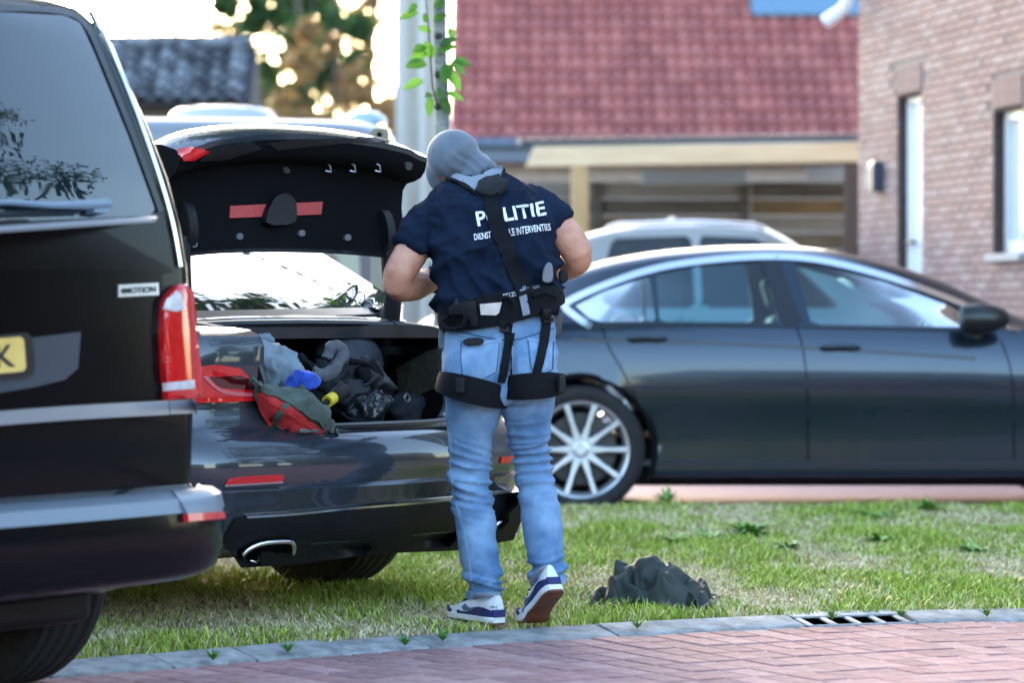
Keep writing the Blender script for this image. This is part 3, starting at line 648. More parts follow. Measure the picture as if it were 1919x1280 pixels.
tbd = bvh(bd); text_px('badge_lettering', tbd, '4MOTION', [(226, 551), (292, 547), (292, 536), (226, 540)], M_plastic, bd, .001, .001)
# wiper: arm, blade and pivot block
inv = van.matrix_world.inverted()
def on(tree, px, py, up=0.0):
    l, nn = hit(tree, px, py); return inv @ (l + nn * up)
MB().tube([on(tv, 190, 386, .03), on(tv, 150, 388, .03), on(tv, 80, 390, .035), on(tv, 0, 384, .035), on(tv, -150, 388, .035)], [.011, .014, .009, .008, .007], 8).build('wiper_arm', mat('wiper_grey', (.16, .19, .23), .45), van)
MB().tube([on(tv, 140, 398, .014), on(tv, 0, 402, .014), on(tv, -250, 410, .014)], .009, 6).build('wiper_blade', M_seal, van)
patch_px('wiper_pivot', tv, [(160, 378), (188, 374), (194, 392), (182, 404), (160, 402)], MATS['wiper_grey'], van, .03, .002, 8)
# bumper
bumper = patch_px('bumper_step', tv, [(-330, 1072), (0, 1034), (150, 1020), (345, 984), (405, 975), (416, 985), (414, 1000), (300, 1014), (0, 1050), (-330, 1090)], M_alloy, van, .03, .001, 14)
cr = []
BP = [(.34, .02), (.36, -.03), (.42, -.055), (.50, -.06), (.555, -.05), (.575, -.02), (.58, .05), (.40, .09)]
for k in range(25):
    u = -1.025 + 2.05 * k / 24; e = (abs(u) / 1.025) ** 10; sidef = .12 * e
    cr.append([Vector((u * (1 - .0 * e), v + .05 * (u / .95) ** 2 + sidef, z + (.03 * e if z < .4 else 0))) for z, v in BP])
bmp = MB().loft(cr).build('bumper', M_van, van, ang=40, bevel=.01)
tbm = bvh(bmp, vbody)
bpy.data.objects.remove(bumper)
st_r = []
for k in range(25):
    u = -1.018 + 2.036 * k / 24; e = (abs(u) / 1.025) ** 10; st_r.append([Vector((u, v + .05 * (u / .95) ** 2 + .12 * e, z)) for z, v in ((.535, -.064), (.572, -.052), (.587, -.02), (.588, .04), (.54, .04))])
MB().loft(st_r).build('bumper_step', mat('step_trim', (.17, .20, .24), .4, .3), van, ang=40)
patch_px('bumper_corner', tbm, [(316, 926), (372, 918), (404, 948), (408, 964), (342, 966), (334, 950)], mat('step_trim', (.17, .20, .24), .4, .3), van, .016, .002, 8)
patch_px('reflector', tbm, [(342, 965), (409, 961), (411, 974), (343, 980)], M_refl, van, .018, .002, 8)
for sx in (-1, 1):
    for vv in (.82, 3.9): wheel(van, (sx * .82, vv, .35), .355, .255, .23, 5, sx, False)
MB().box((-.7, .3, .22), (.7, 4.6, .32)).build('underbody', M_plastic, van, bevel=.03)
MB().tube([(-.6, .82, .33), (.6, .82, .33)], .05, 12).build('rear_axle', M_metal_dark, van)
for sx in (-1, 1):
    for a, bb in ((.6, 2.0), (2.1, 3.4)):
        o = [(a, 1.2), (bb, 1.2), (bb, 1.62), (bb - .03, 1.66), (a + .06, 1.66)]; q = MB(); tvv = bvh(vbody)
        vv = []
        for y, z in o:
            w0 = sect(z, [(p[0], p[1]) for p in LV])[0]; vv.append((sx * (w0 + .004), y, z))
        mesh_obj('side_window', vv, [tuple(range(len(vv)))], M_van_glass, van, False)
# ---------------------------------------------------------------- side-on cars built from a long profile
def densify(o):
    q = []
    for i in range(len(o)):
        a = Vector(o[i]); b = Vector(o[(i + 1) % len(o)]); q += [tuple(a.lerp(b, t)) for t in (.06, .35, .65, .94)]
    return q
def side_car(name, label, loc, rz, tab, roof, P_, wb, wr_, rr, spokes, windows, hw, group=None, twin=True, interior=True, front=True, glassm=None, cabin=None):
    """local +x = forward, -y = near side.  tab rows: x, z_bottom, z_sill, z_mid, z_belt, half-width factor, z_roof, roof half-width"""
    t = empty(name, loc, rz, label, 'car', group)
    xs = np.linspace(tab[0][0], tab[-1][0], 90); S = smoothed(tab, xs, 5); rings = []
    for x, (zb, zs, zm, zt, wf, zr, wr0) in zip(xs, S):
        w = hw * wf; g = max(0, min(1, (zr - zt) / .25)); half = [(0, zb), (w * .80, zb), (w * .955, zb + .03), (w * .965, zs), (w * .93, zs + (zm - zs) * .30), (w * .985, zs + (zm - zs) * .72), (w, zm), (w * .978, zm + (zt - zm) * .5), (w * .945, zt - .01), (w * .93, zt + .012)]
        wq = w * .93 + (wr0 - w * .93) * g
        zq = zt + .012 + (zr - .07 - zt - .012) * g if g > 0 else zt + .014
        for k in (.33, .66, 1): half.append((w * .93 + (wq - w * .93) * k, zt + .012 + (zq - zt - .012) * k + .0004 * k))
        half += [(wq * .93, zq + (zr - zq) * .45), (wq * .75, zq + (zr - zq) * .82), (wq * .4, zq + (zr - zq) * .97), (0, zr)]
        rings.append([Vector((x, -a, b)) for a, b in half] + [Vector((x, a, b)) for a, b in reversed(half[1:-1])])
    body = MB().loft(rings).build('body', [P_, M_plastic, M_carpet], t, ang=32)
    raw = bvh(body); M = t.matrix_world; cut = []
    for x in (0, wb):
        for s in (-1, 1):
            q = MB(); q.cur = 1; q.lathe([(0, -.3), (wr_ + .055, -.3), (wr_ + .055, .14), (0, .14)], 44, 'y'); o = q.build('cut', [P_, M_plastic, M_carpet], None, False); o.parent = t; o.location = (x, s * (hw - .08), wr_)
            o.rotation_euler = (0, 0, 0 if s > 0 else math.pi); cut.append(o)
    if cabin:
        q = MB(); q.cur = 2; x0, x1, zf = cabin; rr_ = []
        for x, (zb, zs, zm, zt, wf, zr, wr0), ring in zip(xs, S, rings):
            if x0 <= x <= x1 and zr - zt > .12:
                w = hw * wf * .93 - .05; wq = wr0 - .05; zt2 = zr - .045
                rr_.append([Vector((x, -w, zf)), Vector((x, -w, zt)), Vector((x, -w + (w - wq) * .8, zt + (zr - .085 - zt) * .8)), Vector((x, -wq, zr - .085)), Vector((x, -wq * .5, zt2)), Vector((x, wq * .5, zt2)), Vector((x, wq, zr - .085)), Vector((x, w - (w - wq) * .8, zt + (zr - .085 - zt) * .8)), Vector((x, w, zt)), Vector((x, w, zf))])
        q.loft(rr_); cut.append(q.build('cut', [P_, M_plastic, M_carpet], t, False))
    for wname, o in windows:
        q = MB(); q.cur = 1; q.prism(densify(o), -1.3, 1.3, lambda x, z, d: Vector((x, d, z))); cut.append(q.build('cut', [P_, M_plastic, M_carpet], t, False))
    boolean(body, cut, ang=32); inv = M.inverted()
    def surf(x, z, s, up=0.0):
        l, nn, i, d = raw.ray_cast(M @ Vector((x, s * 3, z)), (M.to_3x3() @ Vector((0, -s, 0))))
        if l is None: return Vector((x, s * hw, z))
        nn = M.to_3x3().inverted() @ nn; return inv @ l + (nn if nn.y * s > 0 else -nn) * up
    for wname, o in windows:
        for s in (-1, 1):
            pts = densify(o); v = [surf(x, z, s, -.006) for x, z in pts]; c = sum(v, Vector()) / len(v); cx = sum(p[0] for p in pts) / len(pts); cz = sum(p[1] for p in pts) / len(pts); v.append(surf(cx, cz, s, -.006))
            mesh_obj('window', v, [(i, (i + 1) % len(pts), len(pts)) for i in range(len(pts))], glassm or glass('car_glass'), t, True, 60)
    for x in (0, wb):
        for s in (-1, 1):
            w = wheel(t, (x, s * (hw - .125), wr_), wr_, .235, rr, spokes, 1, twin); w.rotation_euler = (0, 0, math.pi / 2 * s)
    MB().box((tab[0][0] + .4, -hw * .75, .14), (tab[-1][0] - .3, hw * .75, .24)).build('underbody', M_plastic, t, bevel=.03)
    return t, surf, xs, S
def hx(px): return (px - 1089) / 350.0
def hz(py): return H - (py - 590) / 350.0
M_hat = paint('hatch_paint', (.014, .024, .040), (.020, .032, .050), .55, .2, .5)
TAB = [(-1.02, .45, .47, .60, .74, .72, .76, .5), (-1.00, .30, .42, .66, .90, .82, .93, .52), (-.93, .24, .36, .68, .98, .90, 1.03, .55), (-.75, .20, .28, .69, 1.01, .95, 1.09, .58), (-.45, .18, .25, .69, 1.02, .985, hz(548), .58), (-.12, .17, .24, .69, 1.02, .995, hz(510), .585), (.15, .17, .24, .69, 1.02, 1, hz(481), .59), (.43, .17, .24, .69, 1.02, 1, hz(464), .595), (.77, .17, .24, .69, 1.02, 1, hz(454), .60), (1.11, .17, .24, .69, 1.015, 1, hz(452), .60), (1.31, .17, .24, .69, 1.01, 1, hz(457), .60), (1.53, .17, .24, .69, 1.005, 1, hz(471), .60), (1.80, .17, .24, .69, 1.0, 1, hz(495), .60), (2.07, .17, .24, .69, .99, .995, hz(528), .605), (2.37, .17, .24, .68, .975, .99, hz(582), .62), (2.62, .17, .24, .67, .95, .985, hz(618), .64), (2.9, .18, .25, .66, .90, .975, .945, .62), (3.3, .19, .27, .64, .84, .94, .87, .6), (3.6, .20, .30, .60, .76, .88, .79, .56), (3.78, .24, .34, .52, .66, .76, .68, .5), (3.84, .34, .38, .46, .54, .62, .56, .4)]
W_q = ('q', [(hx(1078), hz(570)), (hx(1134), hz(543)), (hx(1222), hz(514)), (hx(1232), hz(602)), (hx(1130), hz(604)), (hx(1105), hz(596))])
W_r = ('r', [(hx(1234), hz(510)), (hx(1335), hz(492)), (hx(1440), hz(486)), (hx(1462), hz(605)), (hx(1238), hz(604))])
W_f = ('f', [(hx(1497), hz(489)), (hx(1551), hz(493)), (hx(1671), hz(525)), (hx(1790), hz(569)), (hx(1830), hz(592)), (hx(1815), hz(613)), (hx(1524), hz(609))])
hatch, surf, hxs, HS = side_car('parked_hatchback', 'dark five door hatchback with chrome window line beyond the lawn', (X0 := (1089 - 960) * 16.26 / F, 16.26 + .93, 0), 0, TAB, None, M_hat, 2.83, .345, .262, 10, [W_q, W_r, W_f], .93, twin=False, cabin=(-.1, 2.3, .38), glassm=glass('hatch_glass', (.50, .78, .86), 0, 1.42))
def strip(name, pts, w, m, up=.002, th=.004, s=-1, rnd=2, par=None):
    pts = smooth_poly(pts, rnd, False); rows = []
    for i in range(len(pts)):
        a = Vector(pts[max(0, i - 1)]); b = Vector(pts[min(len(pts) - 1, i + 1)]); t = (b - a).normalized(); q = Vector((-t.y, t.x)) * w / 2; p = Vector(pts[i])
        c1 = surf(*(p + q), s, up); c2 = surf(*(p - q), s, up); d = Vector((0, s * th, 0)); rows.append([c1 + d, c2 + d, c2, c1])
    return MB().loft(rows).build(name, m, par or hatch, ang=40)
ch = [(hx(a), hz(b)) for a, b in ((1108, 612), (1085, 597), (1058, 576), (1062, 565), (1134, 533), (1230, 500), (1335, 484), (1455, 476), (1551, 483), (1671, 514), (1790, 556), (1862, 588), (1915, 622))]
for s in (-1, 1):
    strip('chrome_window_line', ch, .036, M_chrome, .001, .006, s)
    strip('window_sill_trim', [(hx(1108), hz(612)), (hx(1300), hz(609)), (hx(1500), hz(612)), (hx(1830), hz(620))], .012, M_seal, .001, .004, s)
    strip('door_gap', [(hx(1458), hz(478)), (hx(1478), hz(560)), (hx(1494), hz(612)), (hx(1507), hz(650)), (hx(1515), hz(740)), (hx(1517), hz(872))], .007, mat('gap_black', (.002, .002, .003), .9, spec=.05), 0, .001, s)
    strip('door_gap', [(hx(1128), hz(606)), (hx(1140), hz(650)), (hx(1165), hz(690)), (hx(1200), hz(760)), (hx(1216), hz(860))], .007, mat('gap_black', (.002, .002, .003), .9, spec=.05), 0, .001, s)
    strip('door_gap', [(hx(1880), hz(640)), (hx(1900), hz(700)), (hx(1905), hz(860))], .007, mat('gap_black', (.002, .002, .003), .9, spec=.05), 0, .001, s)
    strip('crease', [(hx(1075), hz(637)), (hx(1300), hz(641)), (hx(1530), hz(652)), (hx(1830), hz(672))], .016, M_seal, -.002, .004, s)
    strip('sill_skirt', [(hx(1205), hz(868)), (hx(1500), hz(872)), (hx(1990), hz(872))], .03, M_plastic, .0, .012, s)
    strip('pillar_trim', [(hx(1452), hz(482)), (hx(1473), hz(560)), (hx(1490), hz(607))], .10, M_seal, .001, .003, s)
    for px, py in ((1213, 634), (1575, 651)):
        p = [surf(hx(px + d), hz(py + (2 if d else 0)), s, up) for d, up in ((-36, .0), (-28, .032), (0, .038), (28, .032), (38, .0))]
        MB().tube(p, [.008, .014, .015, .014, .008], 10).build('door_handle', M_hat, hatch)
    # mirror
    c = surf(hx(1836), hz(615), s, 0); m0 = Vector((hx(1838), s * 1.02, hz(597)))
    rg = []
    for k, (dx, w, h) in enumerate(((-.125, .02, .045), (-.11, .07, .075), (-.03, .10, .085), (.06, .095, .07), (.12, .06, .045), (.14, .02, .02))):
        rg.append([m0 + Vector((dx, math.cos(a) * w * .9, math.sin(a) * h)) for a in np.linspace(0, 2 * math.pi, 17)[:-1]])
    mm = MB().loft(rg).build('wing_mirror', M_seal, hatch)
    MB().tube([c + Vector((-.05, 0, -.02)), m0 + Vector((-.02, -s * .04, -.08))], [.035, .03], 10).build('mirror_stalk', M_seal, mm)
for x in (0, 2.83):
    for s in (-1, 1):
        MB().tube([Vector((x + math.cos(a) * .398, s * (.93 - .018 - .022 * abs(math.cos(a))), .345 + math.sin(a) * .398)) for a in np.linspace(R(-22), R(202), 33)], .02, 8).build('wheel_arch', mat('arch_rubber', (.004, .004, .005), .9, spec=.1), hatch)
# seats and wheel inside
M_seat = mat('seat_fabric', (.05, .055, .06), .8, c2=(.08, .085, .09), ns=40)
def seat(t, x, y, zb=.42):
    s = MB(); s.box((x - .02, y - .24, zb), (x + .48, y + .24, zb + .14)).build('seat', M_seat, t, bevel=.05, seg=3)
    Mx = Matrix.Translation((x, y, zb + .1)) @ Matrix.Rotation(R(-16), 4, 'Y'); MB().box((-.1, -.23, 0), (.03, .23, .58), Mx).build('seat_back', M_seat, t, bevel=.05, seg=3)
    MB().box((-.07, -.13, .62), (.02, .13, .80), Mx).build('headrest', M_seat, t, bevel=.04, seg=3)
for x in (.45, 1.35):
    for y in (-.36, .36): seat(hatch, x, y)
MB().lathe([(.165, -.012), (.19, -.012), (.19, .012), (.165, .012)], 28, 'x', (0, 0, 0), True).build('steering_wheel', M_plastic, hatch, loc=(1.98, .36, .93)).rotation_euler = (0, R(25), 0)
MB().box((2.08, -.68, .55), (2.4, .68, .98)).build('dashboard', M_plastic, hatch, bevel=.06)
strip('tail_lamp', [(-.95, .86), (-.80, .90), (-.62, .93)], .07, M_red_lens, .001, .01, -1); strip('tail_lamp', [(-.95, .86), (-.80, .90), (-.62, .93)], .07, M_red_lens, .001, .01, 1)
# ---------------------------------------------------------------- pale estate behind the hatchback
M_suv = paint('suv_paint', (.26, .25, .235), (.29, .28, .26), .2, .3)
D2 = 23.0; S2 = F / D2
sx = lambda px: (px - 1180) / S2
szz = lambda py: H - (py - 590) / S2
TB2 = [(-.98, .5, .52, .66, .84, .80, .86, .5), (-.93, .30, .42, .72, 1.0, .90, 1.06, .54), (-.80, .24, .34, .74, 1.05, .95, 1.30, .56), (-.62, .22, .3, .74, 1.06, .98, 1.60, .58), (sx(1120), .22, .3, .74, 1.06, .99, szz(428), .6), (sx(1200), .22, .3, .74, 1.06, 1, szz(412), .62), (sx(1350), .22, .3, .74, 1.06, 1, szz(408), .63), (sx(1440), .22, .3, .74, 1.05, 1, szz(416), .63), (sx(1500), .22, .3, .74, 1.04, 1, szz(450), .62), (sx(1590), .22, .3, .74, 1.03, .99, szz(520), .64), (2.15, .22, .3, .73, 1.01, .985, 1.09, .66), (2.9, .23, .32, .72, .98, .96, 1.0, .62), (3.2, .26, .36, .68, .9, .88, .92, .58), (3.42, .36, .42, .56, .72, .7, .74, .45)]
w1 = ('a', [(sx(1112), 1.12), (sx(1150), szz(445)), (sx(1300), szz(440)), (sx(1305), 1.12)]); w2 = ('b', [(sx(1318), 1.12), (sx(1315), szz(440)), (sx(1420), szz(444)), (sx(1470), szz(470)), (1.62, 1.12)])
old_surf = surf
suv, surf2, _, _ = side_car('parked_estate', 'pale estate car showing only its roof above the hatchback', ((1180 - 960) / S2, D2 + .92, 0), 0, TB2, None, M_suv, 2.65, .35, .24, 5, [w1, w2], .92, cabin=(-.6, 2.0, .5), glassm=glass('suv_glass', (.25, .3, .32)))
MB().tube([(sx(1270), 0, szz(409)), (sx(1262), 0, szz(403))], [.05, .012], 8).build('roof_aerial', M_suv, suv)
for s in (-1, 1): MB().tube([(sx(1140), s * .6, szz(425)), (sx(1160), s * .62, szz(418)), (sx(1300), s * .63, szz(413)), (sx(1420), s * .62, szz(418)), (sx(1440), s * .6, szz(425))], .014, 8).build('roof_rail', M_chrome, suv)
# ---------------------------------------------------------------- silver camper van far left
D3 = 21.0; S3 = F / D3
M_camp = paint('camper_paint', (.17, .18, .20), (.19, .20, .22), .1, .35)
cz = lambda py: H - (py - 590) / S3
camper = empty('camper_van', ((480 - 960) / S3, D3 + 1.0, 0), R(2), 'silver camper van roof with a white roof box behind the saloon', 'van')
LC = [(.3, .82, .92), (.5, .95, .98), (1.0, .97, .99), (1.5, .96, .97), (1.9, .95, .93), (cz(300), .93, .90), (cz(250), .92, .86), (cz(228), .88, .80), (cz(216), .80, .70), (cz(212), .62, .4)]
rings = []
for z, l, w in LC:
    rings.append([Vector((x - .25 * 0, y, z)) for x, y in smooth_poly([(-2.6, -w), (l, -w), (l + .12 * 0, w), (-2.6, w)], 3)])
cb = MB().loft(rings).build('body', M_camp, camper, ang=40)
for s in (-1, 1):
    mesh_obj('side_window', [(-2.2, s * .992, 1.15), (.7, s * .992, 1.15), (.66, s * .965, 1.72), (-2.2, s * .965, 1.72)], [(0, 1, 2, 3)], M_van_glass, camper, False)
bx0, bx1 = (288 - 480) / S3, (500 - 480) / S3
q = MB(); q.loft([[Vector((x, y, z)) for x, y in smooth_poly([(bx0 + i, -.5 + i), (bx1 - i, -.5 + i), (bx1 - i, .5 - i), (bx0 + i, .5 - i)], 2)] for z, i in ((cz(214), 0), (cz(196), .02), (cz(188), .06), (cz(185), .14))]); q.build('roof_box', mat('white_plastic', (.42, .42, .41), .4), camper)
q = MB(); q.lathe([(.0, .09), (.08, .085), (.14, .05), (.16, 0)], 20, 'z', ((672 - 480) / S3, 0, cz(213))); q.build('roof_vent', mat('vent_blue', (.3, .4, .5), .3), camper)
for x in (-1.8, .3):
    for s in (-1, 1): w = wheel(camper, (x, s * .86, .34), .34, .22, .21, 5, 1, False); w.rotation_euler = (0, 0, math.pi / 2 * s)
# ================================================================ houses, fence, trees
def slab(mb, x0, x1, y0, y1, z0, z1): mb.box((x0, y0, z0), (x1, y1, z1))
# ---- brick house at right: local +x runs along the wall towards the camera, +y into the house
dv = Vector((.205, -1, 0)).normalized(); bh0 = Vector((2.74, 24.0, 0))
bh = empty('brick_house', bh0, math.atan2(dv.y, dv.x), 'pale red brick house wall with white framed door and window', 'house')
M_mortar = mat('mortar', (.215, .175, .165), .95, c2=(.25, .205, .195), ns=12, bump=.3, bs=60)
BR = [mat('brick_%d' % i, (c[0] * .66, c[1] * .62, c[2] * .62), .9, c2=(c2[0] * .66, c2[1] * .62, c2[2] * .62), ns=18, bump=.3, bs=80, attr=.12) for i, (c, c2) in enumerate([((.36, .24, .22), (.44, .31, .29)), ((.40, .28, .26), (.47, .35, .33)), ((.31, .21, .20), (.40, .29, .28)), ((.42, .33, .31), (.48, .39, .37))])]
DO = (.93, 1.50, 0.0, 2.74); WI = (2.98, 3.56, 1.49, 2.50)
mb = MB()
for x0, x1, z0, z1 in ((0, DO[0], 0, 5.6), (DO[0], DO[1], DO[3], 5.6), (DO[1], WI[0], 0, 5.6), (WI[0], WI[1], 0, WI[2]), (WI[0], WI[1], WI[3], 5.6), (WI[1], 9, 0, 5.6)): slab(mb, x0, x1, .012, .30, z0, z1)
slab(mb, 0, 9, .30, 8, 0, .1); slab(mb, 0, .3, .30, 8, 0, 5.6); slab(mb, 8.7, 9, .30, 8, 0, 5.6); slab(mb, .3, 8.7, 7.7, 8, 0, 5.6)
wall = mb.build('wall', M_mortar, bh, False)
bl_, bh_, g = .21, .052, .0105
bme = MB().box((0, 0, 0), (bl_, .06, bh_)).build('brick_shape', None, None, False); bmesh_d = bme.data; bpy.data.objects.remove(bme)
its = []
for c in range(72):
    z = c * .0625; x = -(bl_ + g) / 2 if c % 2 else 0.0
    while x < 5.0:
        x0 = max(0, x); x1 = x + bl_; blocked = False
        for o in (DO, WI):
            if z + bh_ > o[2] and z < o[3] + .21 and x1 > o[0] and x0 < o[1]:
                if z >= o[3]: blocked = True
                elif x0 < o[0] - .03: x1 = o[0]
                elif x1 > o[1] + .03: x0 = o[1]
                else: blocked = True
        if not blocked and x1 - x0 > .03:
            M = Matrix.Translation((x0, random.uniform(-.002, .002), z)) @ Matrix.Diagonal(((x1 - x0) / bl_, 1, 1, 1)); vis = .3 < x0 < 3.9 and .95 < z < 3.65
            its.append(((0 if vis else 20) - x0 + random.random() * .3, M))
        x += bl_ + g
pieces('brick', bmesh_d, its, wall, BR)
sol = MB().box((0, 0, 0), (bh_, .07, .2)).build('s', None, None, False); sd_ = sol.data; bpy.data.objects.remove(sol)
its = []
for o in (DO, WI):
    x = o[0] - .0
    while x < o[1] - .03: its.append((x, Matrix.Translation((x, -.003, o[3] + .004)))); x += .0625
pieces('lintel_brick', sd_, its, wall, [mat('lintel_a', (.20, .13, .125), .9, c2=(.25, .165, .155), ns=20), BR[2]])
M_wfr = mat('white_frame', (.74, .76, .78), .4); M_bglass = mat('house_glass', (.03, .04, .05), .02, coat=1.0)
dr = empty('door', (0, 0, 0)); dr.parent = bh
MB().box((DO[0] + .0, .11, 0), (DO[1], .15, DO[3])).build('door_panel', M_wfr, dr, bevel=.01)
MB().box((DO[0], .075, 0), (DO[0] + .06, .12, DO[3])).box((DO[1] - .06, .075, 0), (DO[1], .12, DO[3])).box((DO[0] + .06, .075, DO[3] - .07), (DO[1] - .06, .12, DO[3])).build('frame', M_wfr, dr, bevel=.006)
MB().tube([(DO[0] + .12, .11, 1.62), (DO[0] + .12, .04, 1.62), (DO[0] + .22, .04, 1.62)], .014, 8).build('handle', M_metal_dark, dr)
M_rev = mat('shaded_brick', (.035, .022, .022), .95, c2=(.06, .04, .04), ns=14)  # shade of the far jamb and head put into a dark brick colour
for o in (DO, WI): MB().box((o[0] - .002, .01, o[2]), (o[0] + .018, .078, o[3])).box((o[0] + .018, .01, o[3] - .02), (o[1], .074, o[3] + .002)).build('reveal_shade', M_rev, wall)
wi = empty('window', (0, 0, 0)); wi.parent = bh
MB().box((WI[0], .08, WI[2]), (WI[0] + .07, .14, WI[3])).box((WI[1] - .07, .08, WI[2]), (WI[1], .14, WI[3])).box((WI[0] + .07, .08, WI[3] - .09), (WI[1] - .07, .14, WI[3])).box((WI[0] + .07, .08, WI[2]), (WI[1] - .07, .14, WI[2] + .09)).build('frame', M_wfr, wi, bevel=.008)
MB().box((WI[0] + .07, .11, WI[2] + .09), (WI[1] - .07, .125, WI[3] - .09)).build('pane', mat('blind_pane', (.55, .62, .66), .25, coat=.6), wi)
MB().box((WI[0] - .04, -.05, WI[2] - .055), (WI[1] + .04, .10, WI[2])).build('sill', mat('sill_stone', (.32, .32, .33), .8), wi, bevel=.008)
MB().box((.50, -.09, 2.02), (.62, .0, 2.24)).box((.515, -.07, 2.24), (.605, -.01, 2.26)).build('wall_lamp', mat('lamp_body', (.03, .05, .08), .4), bh, bevel=.012)
MB().box((.49, -.095, 2.04), (.50, -.005, 2.22)).build('lamp_glass', mat('lamp_opal', (.75, .78, .82), .3), bh)
MB().box((-.35, -.28, 5.55), (9.3, 8.3, 5.7)).build('eaves', M_wfr, bh, bevel=.02)
MB().add([(-.3, -.25, 5.7), (9.2, -.25, 5.7), (9.2, 4, 8.4), (-.3, 4, 8.4), (-.3, 8.25, 5.7), (9.2, 8.25, 5.7)], [(0, 1, 2, 3), (3, 2, 5, 4), (0, 3, 4), (1, 5, 2), (0, 4, 5, 1)]).build('roof', mat('dark_tiles', (.05, .05, .055), .7, c2=(.08, .08, .085), ns=3), bh, False)
MB().tube([(-.06, -.05, 5.5), (-.06, -.05, 3.62), (-.09, -.10, 3.50), (-.18, -.22, 3.40)], [.045, .045, .05, .06], 12).build('downpipe', M_wfr, bh)
# ---- red tiled house
DR = 45.0
def RP(px, py, D=DR): return P(px, py, D)
rl = RP(842, 262); rr2 = RP(1690, 262); ev = rl.z
rh = empty('red_roof_house', (rl.x, DR, 0), 0, 'house under a wide red tiled roof behind the timber carport', 'house')
wd = rr2.x - rl.x
MB().box((0, .5, 0), (wd, 9, ev)).build('wall', mat('house_wall_pink', (.38, .30, .27), .9, c2=(.45, .36, .33), ns=6), rh, False)
pit = R(42); M_rt = [mat('roof_tile_%d' % i, c, .6, c2=c2, ns=9, attr=.1) for i, (c, c2) in enumerate([((.26, .065, .055), (.34, .10, .085)), ((.22, .055, .048), (.29, .08, .07)), ((.30, .085, .07), (.37, .12, .10))])]
MB().add([(0, -.1, ev - .05), (wd, -.1, ev - .05), (wd, 5.6, ev - .05 + 5.7 * math.tan(pit)), (0, 5.6, ev - .05 + 5.7 * math.tan(pit)), (0, 11, ev - .05), (wd, 11, ev - .05)], [(0, 1, 2, 3), (3, 2, 5, 4), (0, 3, 4), (1, 5, 2)]).build('roof_deck', mat('roof_deck', (.05, .02, .02), .9), rh, False)
tw, th = .205, .335
def tile_mesh(tw, th):
    v = []; f = []; n = 8
    for j, (yy, lift) in enumerate(((0, .035), (th * 1.06, .005))):
        for i in range(n + 1):
            t = i / n; h = .042 * math.sin(t * 2 * math.pi - .6); v.append((t * tw * 1.02, yy, h + lift * 1.6))
    for i in range(n): f.append((i, i + 1, n + 2 + i, n + 1 + i))
    b = len(v)
    for i in range(n + 1): v.append((v[i][0], 0, v[i][2] - .03))
    for i in range(n): f.append((b + i, b + i + 1, i + 1, i))
    me = bpy.data.meshes.new('tile'); me.from_pydata(v, [], f); me.polygons.foreach_set('use_smooth', [True] * len(f)); me.set_sharp_from_angle(angle=R(45)); return me
tm = tile_mesh(tw, th); its = []
for r in range(14):
    for c in range(int(wd / tw)):
        M = Matrix.Translation((c * tw, -.1 + r * th * math.cos(pit), ev + r * th * math.sin(pit))) @ Matrix.Rotation(pit - .0, 4, 'X'); px = CX + F * (rl.x + c * tw) / DR
        its.append(((0 if px < 1615 else 9) + r * .1 + random.random(), M))
pieces('roof_tile', tm, its, rh, M_rt)
MB().tube([(-.05, -.17, ev - .06), (wd, -.17, ev - .06)], .075, 12).build('gutter', mat('zinc_gutter', (.10, .14, .20), .45, .5), rh)
MB().box((-.05, -.12, ev - .32), (wd, .0, ev - .08)).build('fascia', mat('fascia_blue', (.10, .13, .18), .6), rh)
# roof window near the top edge
q = RP(1560, 10, DR + 1.6); ws = rl.x
MB().box((q.x - ws - 1.2, -.02, 0), (q.x - ws + .5, .9, .07), Matrix.Translation((0, 2.12, ev + 2.22 * math.tan(pit) + .05)) @ Matrix.Rotation(pit, 4, 'X')).build('roof_window', mat('roof_window_blue', (.06, .14, .22), .15, coat=1), rh, bevel=.02)
# ---- cream gable wall left of it
cw0 = P(742, 300, 38); cw1 = P(838, 300, 38)
cr_ = empty('cream_house', (cw0.x, 38, 0), 0, 'cream rendered gable wall between the trees and the red roof', 'house')
M_crm = mat('cream_render', (.36, .33, .285), .9, c2=(.41, .38, .33), ns=3, bump=.2, bs=40)
w = cw1.x - cw0.x - .02
MB().box((0, 0, 0), (w, 2.5, 6.5)).build('wall', M_crm, cr_, False)
MB().box((.0, -.05, 0), (.14, -.003, 6.5)).build('corner_board', mat('corner_board', (.40, .38, .36), .8), cr_, bevel=.01)
MB().tube([(.33, -.07, 0), (.33, -.07, 6.4)], .05, 10).build('downpipe', mat('pipe_grey', (.44, .42, .40), .5), cr_)
MB().add([(-.2, -.2, 6.5), (w + .2, -.2, 6.5), (w + .2, 2.7, 6.5), (-.2, 2.7, 6.5), (w / 2, -.2, 8.2), (w / 2, 2.7, 8.2)], [(0, 3, 2, 1), (0, 4, 5, 3), (1, 2, 5, 4), (0, 1, 4), (3, 5, 2)]).build('roof', MATS['dark_tiles'], cr_, False)
